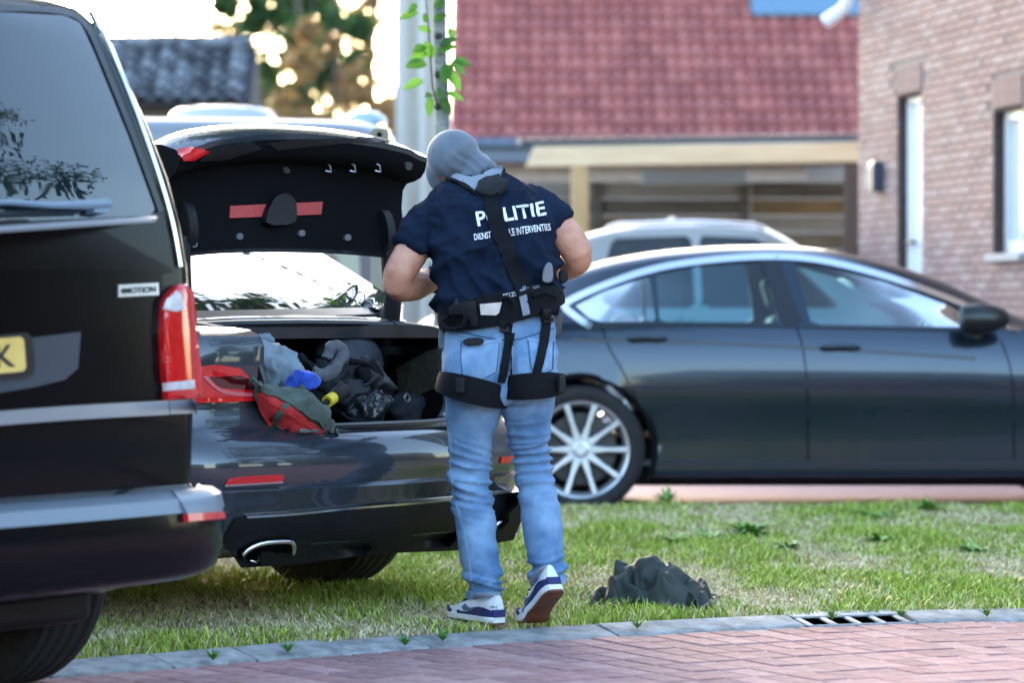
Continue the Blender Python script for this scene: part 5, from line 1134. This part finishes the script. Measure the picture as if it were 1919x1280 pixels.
patch_px('shoulder_yoke', bvh(shirt, bal), [(836, 333), (850, 328), (885, 334), (906, 330), (930, 312), (944, 316), (940, 342), (912, 362), (894, 364), (868, 345)], M_webg, har, .010, .001, 6, puff=.004, tol=.15)
ribbon_px('yoke_binding', bvh(shirt, bal), [(834, 336), (862, 345), (893, 366)], 4, M_web, har, .012, .001, 5, 2, tol=.15)
ribbon_px('yoke_binding', bvh(shirt, bal), [(946, 314), (943, 335), (938, 348)], 4, M_web, har, .012, .001, 5, 2, tol=.15)
patch_px('back_pad', tsh, [(893, 364), (898, 348), (912, 338), (938, 335), (948, 345), (949, 358), (940, 367), (915, 371)], mat('pad_black', (.006, .006, .007), .95), har, .016, .006, 6, puff=.006)
ribbon_px('back_strap', th_, [(917, 368), (930, 400), (944, 445), (962, 500), (980, 540), (984, 552)], lambda t: 22 + 10 * t, M_web, har, .006, .004, 7, tol=.2)
ribbon_px('strap_tail', tsh, [(912, 380), (918, 410), (928, 440), (934, 458)], 9, M_web, har, .006, .004, 6)
tbl = bvh(belt, jeans, shirt)
patch_px('tape_patch', tbl, [(900, 570), (941, 566), (936, 586), (930, 591), (902, 590)], mat('beige_tape', (.50, .42, .36), .7, c2=(.6, .52, .46), ns=40), har, .004, .001, 6)
patch_px('grey_loop', tbl, [(969, 538), (983, 535), (993, 588), (980, 592)], M_webg, har, .006, .002, 6)
text_px('lettering', tbl, 'PETZL', [(944, 559), (970, 554), (968, 546), (943, 551)], mat('print_grey', (.42, .44, .47), .7), har, .0006, .001)
text_px('lettering', tbl, 'FALCON', [(984, 545), (1012, 539), (1010, 533), (984, 538)], mat('print_dim', (.20, .21, .23), .7), har, .0006, .001)
ph = Q(0, 0); inv = per.matrix_world.inverted()
def onp(tree, px, py, up=0.0):
    sf, nn = hit(tree, px, py)
    if sf is None: return Q(px, py, -.05)
    return inv @ (sf + nn * up)
def gear_loop(pts, r, m=M_web, up=.02): MB().tube([onp(tbl, a, b, (.0 if i in (0, len(pts) - 1) else up)) for i, (a, b) in enumerate(smooth_poly(pts, 2, False))], r, 8).build('gear_loop', m, har)
gear_loop([(938, 562), (950, 556), (962, 566), (964, 580)], .006); gear_loop([(990, 566), (1005, 548), (1028, 552), (1036, 562)], .006); gear_loop([(843, 592), (841, 608), (858, 614), (878, 606), (880, 590)], .007, M_web, .03)
ribbon_px('strap', tbl, [(955, 604), (951, 640), (946, 680), (939, 716)], 13, M_web, har, .005, .006, 6); ribbon_px('strap', tbl, [(1024, 582), (1020, 620), (1014, 660), (1003, 705)], 15, M_web, har, .005, .006, 6)
ribbon_px('strap_tail', tj, [(962, 625), (957, 670), (962, 715), (966, 727)], 6, M_web, har, .004, .008, 6)
def buckle(px, py, w, h, tree=tbl, m=M_plastic, th=.014): return patch_px('buckle', tree, [(px - w, py - h), (px + w, py - h), (px + w, py + h), (px - w, py + h)], m, har, th, .008, 5)
for a in ((946, 612, 8, 12), (1021, 592, 8, 13), (884, 582, 11, 17), (892, 600, 6, 10), (863, 578, 14, 10)): buckle(*a)
tlo = bvh(*[o for o in har.children if o.name.startswith('leg_loop')]); buckle(866, 722, 7, 13, tlo); buckle(1044, 720, 4, 15, tlo)
# pouches and tools on the belt
def pouch(name, o, m, D, dep, bev=.012, par=None):
    pts = smooth_poly(o, 1); v = MB(); a = [P(x, y, D) - PB for x, y in pts]; v.loft([[p + Vector((0, d, 0)) for p in a] for d in (0, dep)]); return v.build(name, m, par or har, bevel=bev, seg=3)
M_pouch = mat('grey_pouch', (.105, .125, .14), .75, c2=(.14, .165, .185), ns=20, bump=.2, bs=300)
pouch('pouch', [(826, 592), (850, 588), (853, 640), (848, 656), (826, 657), (820, 648)], M_pouch, PD - .02, .07)
pouch('radio', [(1045, 502), (1066, 507), (1066, 528), (1048, 534)], M_plastic, PD + .0, .06)
pouch('holster', [(1030, 578), (1052, 572), (1056, 600), (1050, 632), (1034, 640)], mat('holster_brown', (.035, .028, .03), .6, c2=(.06, .05, .055), ns=15), PD - .04, .08)
pouch('knife_handle', [(1016, 520), (1020, 500), (1028, 490), (1036, 494), (1038, 520), (1034, 530), (1018, 530)], mat('knife_grey', (.14, .14, .15), .5, .3), PD - .15, .025, .006)
pouch('phone', [(868, 634), (906, 632), (908, 646), (868, 648)], M_plastic, PD - .158, .012, .003, jeans)
0 and ribbon_px('belt_clip_strap', tbl, [(1040, 535), (1058, 553), (1068, 567)], 8, M_web, har, .01, .01, 6)
# watch
wc = Q(812, 521, .235); MB().tube([wc + Vector((math.cos(a) * .006, 0, 0)) + Vector((-.30, .10, 0)) * 0 + Vector((.012 * math.sin(a), .0, 0)) * 0 + (Vector((-.5, .35, 0)).normalized() * .042 * math.cos(a) + Vector((0, 0, 1)) * .042 * math.sin(a)) for a in np.linspace(0, 2 * math.pi, 21)], .009, 8).build('watch_strap', M_web, per)
MB().lathe([(0, -.006), (.02, -.006), (.022, 0), (.02, .006), (0, .006)], 20, 'z', wc + Vector((.0, -.005, .048))).build('watch_case', M_alloy, per)
# --- trainers
M_leather = mat('white_leather', (.60, .62, .64), .5, c2=(.68, .70, .71), ns=25); M_nv = mat('navy_suede', (.012, .016, .085), .8, c2=(.018, .024, .115), ns=60); M_mid = mat('white_midsole', (.66, .68, .70), .55); M_gum = mat('gum_sole', (.10, .028, .012), .6, c2=(.15, .045, .02), ns=30); M_sw = mat('slate_mark', (.075, .13, .18), .7)
def trainer(label, ball, yaw, pitch, side):
    """ball = local point under the ball of the foot; yaw of the toe direction; pitch lifts the heel"""
    t = empty('shoe', (0, 0, 0)); t.parent = per; d = Vector((math.cos(yaw), math.sin(yaw), 0)); sx_ = Vector((math.sin(yaw), -math.cos(yaw), 0)); B = .195
    def T(l, w, z):                                # l from heel (0) to toe (.3)
        k = l - B; zz = z
        if k < .03:
            f = min(1, (.03 - k) / .06); a = pitch * f; c_, s_ = math.cos(a), math.sin(a); k0 = .03; kk = k - k0
            k, zz = k0 + kk * c_ + z * s_ * 1, -kk * s_ + z * c_
        return ball + d * k + sx_ * w + Vector((0, 0, zz))
    st_ = np.array([(0, .020, .100), (.012, .030, .100), (.035, .036, .096), (.07, .036, .088), (.105, .0355, .090), (.14, .038, .088), (.175, .043, .074), (.21, .046, .060), (.245, .044, .050), (.27, .037, .042), (.287, .026, .035), (.295, .012, .028)])
    LS = np.linspace(0, .295, 30); W = np.interp(LS, st_[:, 0], st_[:, 1]); Hh = np.interp(LS, st_[:, 0], st_[:, 2])
    def shell(z0, z1, grow, name, m, l0=0, l1=.295, par=t):
        rg = []
        for l, w in zip(LS, W):
            if l0 - 1e-6 <= l <= l1 + 1e-6:
                w = w + grow; rise = .012 * max(0, (l - .24) / .055) ** 2; rg.append([T(l, a, z + rise) for a, z in ((-w, z0 + .003), (-w * .9, z0), (0, z0), (w * .9, z0), (w, z0 + .003), (w, z1 - .003), (w * .9, z1), (0, z1), (-w * .9, z1), (-w, z1 - .003))])
        return MB().loft(rg).build(name, m, par, ang=50)
    shell(0, .008, .002, 'outsole', M_gum); mid = shell(.007, .030, .0035, 'midsole', M_mid)
    rg = []
    for l, w, h in zip(LS, W, Hh):
        n = 15; o = []
        for k in range(n):
            a = math.pi * k / (n - 1); ca, sa = math.cos(a), math.sin(a); o.append(T(l, w * .98 * math.copysign(abs(ca) ** .6, ca) * (1 - .30 * sa ** 2 if h > .07 else 1), .026 + (h - .026) * sa ** .75))
        rg.append(o)
    up = MB().loft(rg).build('upper', M_leather, t, ang=50)
    # mudguard: navy band round heel, dipping at the waist, and the toe
    for l0, l1, hf in ((0, .20, lambda l: .048 + .010 * math.sin(l * 30) - .035 * max(0, (l - .10)) * 1.2), (.225, .295, lambda l: .030 + .016 * min(1, (l - .215) / .04))):
        for s in (-1, 1):
            rows = []
            for l, w in zip(LS, W):
                if l0 <= l <= l1: rows.append([T(l, s * (w * .985 + .0035), .027), T(l, s * (w * .97 + .0035), hf(l)), T(l, s * (w * .95), hf(l)), T(l, s * w * .95, .027)])
            MB().loft(rows).build('mudguard', M_nv, t, ang=50)
    MB().loft([[T(-.004, a, .027), T(-.004, a, .052 - .02 * abs(a) * 0), T(.006, a, .052), T(.006, a, .027)] for a in np.linspace(-.024, .024, 6)]).build('heel_guard', M_nv, t)
    for s in (-1, 1):
        sw = [(.10, .050), (.12, .038), (.15, .040), (.20, .056), (.235, .062), (.19, .050), (.150, .046), (.125, .050), (.115, .062)]
        v = []; pts = sw
        for l, z in pts:
            l2 = .245 - l * .9 + .02; w = float(np.interp(l2, LS, W)); h = float(np.interp(l2, LS, Hh)); sa = max(0, min(1, (z - .026) / (h - .026))) ** (1 / .75); ca = math.sqrt(max(0, 1 - sa * sa)); v.append(T(l2, s * (w * .98 * ca ** .6 * (1 - .30 * sa ** 2 if h > .07 else 1) + .0025), z))
        c = sum(v, Vector()) / len(v); mesh_obj('side_mark', v + [c], [(i, (i + 1) % len(v), len(v)) for i in range(len(v))], M_sw, up, False)
    MB().loft([[T(l, a, z), T(l, a, z + .004)] for l, a, z in ()]) if False else None
    col = [T(.018 + .055 * (1 - math.cos(a)), .030 * math.sin(a), .100 - .010 * (1 - math.cos(a)) / 2) for a in np.linspace(0, 2 * math.pi, 25)]; MB().tube(col, .009, 8).build('collar', M_webg, t)
    for k in range(4): MB().tube([T(.15 + k * .018, -.022, .086 - k * .008), T(.152 + k * .018, 0, .093 - k * .0085), T(.15 + k * .018, .022, .086 - k * .008)], .0035, 6).build('lace', M_nv, t)
    return t, up
def gp(px, py): q = G(px, py, .03); return q - PB
b1 = gp(878, 1166); b1.z = .004
s1, u1 = trainer('', b1 + Vector((.0, .03, 0)), math.atan2(.86, -.54), 0.0, 1)
b2 = gp(1005, 1171); b2.z = .004
s2, u2 = trainer('', b2, math.atan2(.90, -.42), R(33), 1)
for u, quad, q2 in ((u1, [(919, 1141), (932, 1141), (932, 1136), (919, 1136)], [(918, 1149), (933, 1149), (933, 1146), (918, 1146)]), (u2, [(1033, 1101), (1045, 1100), (1045, 1096), (1033, 1097)], [(1034, 1108), (1047, 1107), (1047, 1104), (1034, 1105)])):
    tr_ = bvh(u); text_px('lettering', tr_, 'NIKE', quad, M_sw, u, .0006, .0012); text_px('lettering', tr_, 'A I R', q2, M_sw, u, .0006, .0012)
    x, y = quad[0]; patch_px('heel_mark', tr_, [(x - 1, y + 3), (x + 2, y + 5), (x + 14, y + 1), (x + 3, y + 7), (x - 1, y + 6)], M_sw, u, .0006, .0012, 3)
for L, z in ((legL, 0), (legR, 0)):
    a, b, c, r = L[-1]; MB().tube([Q(a, b - 30, c), Q(a - 3, b + (8 if z == 0 else -4), c + .01)], [.04, .042], 16).build('sock', M_bal, per)
# ================================================================ things in the boot and on the lawn
def boot(px, py, v):
    """where the sight line crosses a plane across the boot, v metres in from the bumper"""
    f3 = Vector((-math.sin(A_S), math.cos(A_S), 0)); o = SC + f3 * v; d = Vector(((px - CX) / F, 1, -(py - HY) / F)); t = (o - EYE).dot(f3) / d.dot(f3); return EYE + d * t
def cloth(name, c, rad, m, label=None, cat=None, rot=(0, 0, 0), amp=.02, sc=9, parent=None, flat=None, seed=0, n=5, sharp=1.0, floor=None):
    """crumpled fabric heap"""
    bm = bmesh.new(); bmesh.ops.create_icosphere(bm, subdivisions=n, radius=1); M3 = Matrix.Rotation(rot[2], 3, 'Z') @ Matrix.Rotation(rot[1], 3, 'Y') @ Matrix.Rotation(rot[0], 3, 'X'); off = Vector((seed * 3.1, seed * 1.7, seed * 2.3))
    for v in bm.verts:
        nn = v.co.copy(); p = Vector((nn.x * rad[0], nn.y * rad[1], nn.z * rad[2])); w = Vector((noise.noise(p * 6 + off), noise.noise(p * 6 + off + Vector((9, 0, 0))), noise.noise(p * 6 + off + Vector((0, 9, 0))))) * .03
        q = p + w * 1.6 + off; f = amp * (2.2 * (1 - abs(noise.noise(q * sc))) ** 4 - 1) + amp * .6 * (2 * (1 - abs(noise.noise(q * sc * 1.9 + Vector((4, 4, 4))))) ** 3 - 1) * sharp + amp * .18 * noise.noise(q * sc * 6)
        p = p + nn.normalized() * f + w * .6; v.co = M3 @ p
        if floor is not None and v.co.z < floor: v.co.z = floor + (v.co.z - floor) * .06
    me = bpy.data.meshes.new(name); bm.to_mesh(me); bm.free(); me.polygons.foreach_set('use_smooth', [True] * len(me.polygons))
    o = link(name, me, m, parent, None if parent else c)
    if parent: o.location = Vector(c)
    if label: tag(o, label, cat)
    return o
def thing(name, c, label, cat): return empty(name, c, 0, label, cat)
M_olive = mat('olive_canvas', (.045, .065, .054), .85, c2=(.078, .10, .085), ns=14, bump=.3, bs=300); M_redf = mat('red_fabric', (.42, .018, .02), .75, c2=(.52, .03, .03), ns=25, bump=.3, bs=220)
M_greyj = mat('grey_blue_cloth', (.11, .15, .18), .85, c2=(.17, .215, .25), ns=12, bump=.2, bs=300); M_blk = mat('black_nylon', (.010, .012, .016), .55, spec=.35, c2=(.026, .03, .037), ns=18, bump=.35, bs=260)
# olive bag with a red flap, hanging at the sill
c = boot(556, 772, .115); t = thing('kit_bag', c, 'olive bag with red panel lying over the boot sill at left', 'bag'); t.rotation_euler = (0, 0, A_S); bpy.context.view_layer.update()
b = cloth('bag_body', (0, 0, 0), (.20, .07, .066), M_olive, rot=(0, R(27), 0), amp=.010, sc=7, parent=t, seed=1)
tb_ = bvh(b); patch_px('red_panel', tb_, [(484, 737), (496, 732), (560, 772), (606, 806), (590, 822), (545, 823), (510, 806), (488, 770)], M_redf, t, .006, .002, 7, tol=.12)
ribbon_px('zip', tb_, [(492, 740), (545, 776), (598, 812)], 4, M_redf, t, .008, .004, 5, 2, tol=.12); ribbon_px('carry_strap', tb_, [(545, 752), (524, 770), (515, 790), (528, 812), (545, 824)], 11, M_olive, t, .006, .006, 5, tol=.12); ribbon_px('bag_edge', tb_, [(470, 706), (500, 735), (560, 765), (620, 800), (634, 815), (600, 826), (550, 826)], 9, M_olive, t, .012, .004, 6, tol=.12)
# grey-blue jacket
t = thing('folded_jacket', boot(500, 688, .30), 'crumpled grey blue jacket at the left side of the boot', 'jacket'); bpy.context.view_layer.update()
cloth('jacket_body', (0, 0, 0), (.12, .09, .07), M_greyj, rot=(0, R(24), 0), amp=.022, sc=7, parent=t, seed=2)
def tube_w(pts, r, name, m, par, n=12, amp=.0):
    o = MB().tube([p - par.location for p in smooth_poly([tuple(q) for q in pts], 2, False) and [Vector(q) for q in smooth_poly([tuple(q) for q in pts], 2, False)]], r, n).build(name, m, par); wrinkle(o, min(r, .03) * .3, 22, 1, r * 100)
    return o
tube_w([boot(455, 660, .30), boot(490, 668, .26), boot(520, 690, .24), boot(545, 720, .22)], .042, 'sleeve', M_greyj, t); tube_w([boot(478, 650, .4), boot(500, 640, .4), boot(505, 650, .36)], .03, 'collar', M_greyj, t)
# backpack
c = boot(655, 715, .50); t = thing('backpack', c, 'black backpack standing upright in the boot', 'backpack'); t.rotation_euler = (0, 0, A_S); bpy.context.view_layer.update()
q = MB(); rg = []
for z, s in ((-.17, .82), (-.15, .98), (0, 1), (.10, .96), (.155, .8), (.18, .5)): rg.append([Vector((x * s, y * s, z)) for x, y in smooth_poly([(-.16, -.09), (.16, -.09), (.16, .09), (-.16, .09)], 2)])
q.loft(rg); o = q.build('pack_body', mat('pack_nylon', (.028, .034, .046), .6, spec=.3, c2=(.045, .053, .068), ns=18, bump=.3, bs=200), t, ang=60); sdm = o.modifiers.new('s', 'SUBSURF'); sdm.levels = 2; sdm.render_levels = 2; o.rotation_euler = (R(-12), R(14), 0)
tp = bvh(o)
for py in (668, 690, 712): ribbon_px('webbing', tp, [(590, py), (650, py + 4), (725, py + 26)], 6, M_web, t, .006, .001, 7)
ribbon_px('pocket_seam', tp, [(605, 730), (660, 742), (725, 752)], 5, M_web, t, .008, .001, 7)
# tactical vest heap with straps
t = thing('kit_vest', boot(655, 715, .36), 'dark vest with pouches and loops piled in the middle of the boot', 'vest'); bpy.context.view_layer.update()
cloth('vest_body', (0, 0, -.02), (.13, .10, .085), M_blk, amp=.025, sc=9, parent=t, seed=3)
for k, (px, py, w, h) in enumerate(((690, 700, .05, .04), (668, 730, .055, .035), (715, 735, .045, .05), (640, 740, .05, .035), (695, 760, .06, .045))):
    pc = boot(px, py, .27) - t.location; Mx = Matrix.Translation(pc) @ Matrix.Rotation(A_S, 4, 'Z') @ Matrix.Rotation(R(-20 + 17 * k), 4, 'Y') @ Matrix.Rotation(R(-25 + 9 * k), 4, 'X'); MB().box((-w, -.025, -h), (w, .025, h), Mx).build('pouch', M_blk if k % 2 else M_web, t, bevel=.014, seg=3)
tube_w([boot(612, 672, .30), boot(618, 652, .30), boot(636, 650, .29), boot(646, 668, .27), boot(630, 690, .25), boot(612, 706, .25), boot(588, 700, .27)], .02, 'padded_strap', mat('strap_grey', (.05, .055, .065), .6, c2=(.08, .085, .095), ns=20), t)
tube_w([boot(655, 680, .28), boot(680, 678, .26), boot(700, 690, .26), boot(705, 712, .26)], .010, 'cord', M_web, t, 8); tube_w([boot(560, 668, .35), boot(590, 690, .3), boot(605, 715, .26), boot(600, 730, .26)], .014, 'cord', M_web, t, 8)
# goggle-like mask in front of it
t = thing('black_mask', boot(690, 765, .2), 'shiny black mask with straps at the front of the boot', 'mask'); bpy.context.view_layer.update()
cloth('mask_shell', (0, 0, 0), (.075, .05, .042), mat('gloss_black', (.008, .009, .011), .25), rot=(0, R(-20), 0), amp=.012, sc=14, parent=t, seed=4, n=4)
tube_w([boot(640, 775, .2), boot(660, 790, .18), boot(690, 790, .17), boot(725, 770, .17)], .008, 'mask_strap', M_web, t, 8)
# blue beret
t = thing('blue_beret', boot(563, 718, .16), 'bright blue beret with badge among the gear in the boot', 'beret'); bpy.context.view_layer.update()
b = cloth('beret_crown', (0, 0, 0), (.056, .045, .040), mat('blue_felt', (.008, .045, .32), .85, c2=(.012, .06, .40), ns=30, sheen=.2), rot=(0, R(-15), 0), amp=.007, sc=13, parent=t, seed=5, n=4)
bdg = patch_px('badge', bvh(b), [(556, 728), (564, 720), (571, 722), (573, 732), (566, 740), (556, 738)], mat('badge_silver', (.6, .55, .42), .3, .8), t, .004, .002, 4, 1)
# yellow torch
a0 = boot(606, 758, .14); a1 = boot(636, 738, .17); t = thing('torch', a0, 'black torch with bright yellow collar between the beret and mask', 'torch')
dd = (a1 - a0); MB().tube([Vector((0, 0, 0)), dd * .25], [.008, .012], 12).build('tip', M_plastic, t); MB().tube([dd * .25, dd * .62], .021, 16).build('collar', mat('torch_yellow', (.62, .46, .02), .4), t); MB().tube([dd * .62, dd * .72, dd * 1.3], [.023, .027, .027], 16).build('barrel', M_plastic, t)
# folded blue mat at the sill
c = boot(715, 808, .17); t = thing('folded_mat', c, 'folded blue grey cloth lying on the boot sill', 'cloth'); t.rotation_euler = (0, 0, A_S); bpy.context.view_layer.update()
cloth('cloth_fold', (0, .05, .0), (.16, .12, .020), mat('teal_cloth', (.045, .085, .12), .85, c2=(.07, .115, .155), ns=18), amp=.008, sc=9, parent=t, seed=6)
# black case, right
c = boot(800, 770, .45); t = thing('black_case', c, 'black holdall half hidden behind the person at right of the boot', 'bag'); bpy.context.view_layer.update()
cloth('case_body', (0, 0, 0), (.13, .11, .085), MATS['pack_nylon'], amp=.018, sc=8, parent=t, seed=7)
tube_w([boot(758, 745, .4), boot(764, 735, .4), boot(770, 748, .4), boot(762, 756, .4), boot(758, 745, .4)], .004, 'ring', M_alloy, t, 6)
MB().box((-.06, -.01, -.04), (.06, .01, .04)).build('side_pocket', M_blk, t, bevel=.01).location = boot(780, 720, .5) - t.location
# side trim in the boot, brownish felt
patch_px('side_trim', bvh(sbody), [(745, 690), (800, 660), (830, 650), (835, 720), (790, 740), (750, 735)], mat('boot_felt', (.022, .019, .012), .95, c2=(.05, .045, .028), ns=50), sedan, .004, .002, 10, tol=.6)
# crumpled jacket on the grass
M_jk = mat('dark_olive_jacket', (.017, .024, .021), .7, spec=.3, c2=(.04, .048, .042), ns=8, bump=.2, bs=200)
gp_ = G(1228, 1128, .035); jz = lawn_z(gp_.x, gp_.y); t = thing('crumpled_jacket', (gp_.x, gp_.y, jz), 'dark olive jacket dropped crumpled on the grass near the kerb', 'jacket'); bpy.context.view_layer.update()
SJ = F / gp_.y
def J(px, py, dy=0): return Vector(((px - 1228) / SJ, dy, (1140 - py) / SJ))
def dropped_cloth(name, par, m):
    """a sheet of cloth let fall in loose folds on the ground, then kept as it lies"""
    nx, ny = 62, 54; v = []; fc = []
    for i in range(nx):
        for j in range(ny):
            a = i / (nx - 1) - .5; b = j / (ny - 1) - .5; v.append((a * .62 + .03 * noise.noise(Vector((a * 5, b * 5, 4))), b * .54 - .02, .20 + .034 * math.sin(a * 21 + 5 * noise.noise(Vector((a * 3, b * 3, 1)))) + .03 * math.sin(b * 19 + 5 * noise.noise(Vector((a * 3, b * 3, 7)))) + .03 * noise.noise(Vector((a * 8, b * 8, 3)))))
    for i in range(nx - 1):
        for j in range(ny - 1): fc.append((i * ny + j, (i + 1) * ny + j, (i + 1) * ny + j + 1, i * ny + j + 1))
    o = mesh_obj(name, v, fc, m, None, True, 180); mb = MB().box((-2, -2, -.05), (2, 2, 0))
    for c, r in (((-.03, .02, .0), (.10, .08, .125)), ((.09, .03, .0), (.08, .07, .10)), ((-.15, -.01, 0), (.06, .06, .075)), ((.17, -.03, 0), (.05, .05, .06)), ((.02, -.10, 0), (.06, .04, .05))): ell(mb, c, r, 10)
    g = mb.build('floor_tmp', None, None, False)
    g.modifiers.new('c', 'COLLISION'); g.collision.thickness_outer = .006; g.collision.cloth_friction = 30; ob = o
    q = o.modifiers.new('cloth', 'CLOTH'); s = q.settings; s.quality = 5; s.mass = .3; s.tension_stiffness = 12; s.compression_stiffness = 12; s.shear_stiffness = 4; s.bending_stiffness = .15; s.air_damping = 2
    c = q.collision_settings; c.use_self_collision = True; c.self_distance_min = .006; c.distance_min = .006; c.collision_quality = 2; c.self_friction = 20
    hid = [k for k in COL.objects if k not in (o, g)]
    col2 = bpy.data.collections.new('sim'); scene.collection.children.link(col2)
    for fr in range(1, 33): scene.frame_set(fr)
    bake(o); scene.frame_set(1); bpy.data.objects.remove(g); bpy.data.collections.remove(col2)
    co = np.array([k.co[:] for k in o.data.vertices]); c0 = (co.max(0) + co.min(0)) / 2; sx_ = .52 / (co[:, 0].max() - co[:, 0].min()); sz = .195 / co[:, 2].max(); co[:, 0] = (co[:, 0] - c0[0]) * sx_; co[:, 1] = co[:, 1] - c0[1]; co[:, 2] = co[:, 2] * sz - .012
    o.data.vertices.foreach_set('co', co.ravel()); o.parent = par; sm_ = o.modifiers.new('soft', 'SMOOTH'); sm_.iterations = 3; sd = o.modifiers.new('thick', 'SOLIDIFY'); sd.thickness = .003; sb = o.modifiers.new('sub', 'SUBSURF'); sb.levels = 1; sb.render_levels = 1
    o.data.polygons.foreach_set('use_smooth', [True] * len(o.data.polygons)); return o
dropped_cloth('jacket_body', t, M_jk)
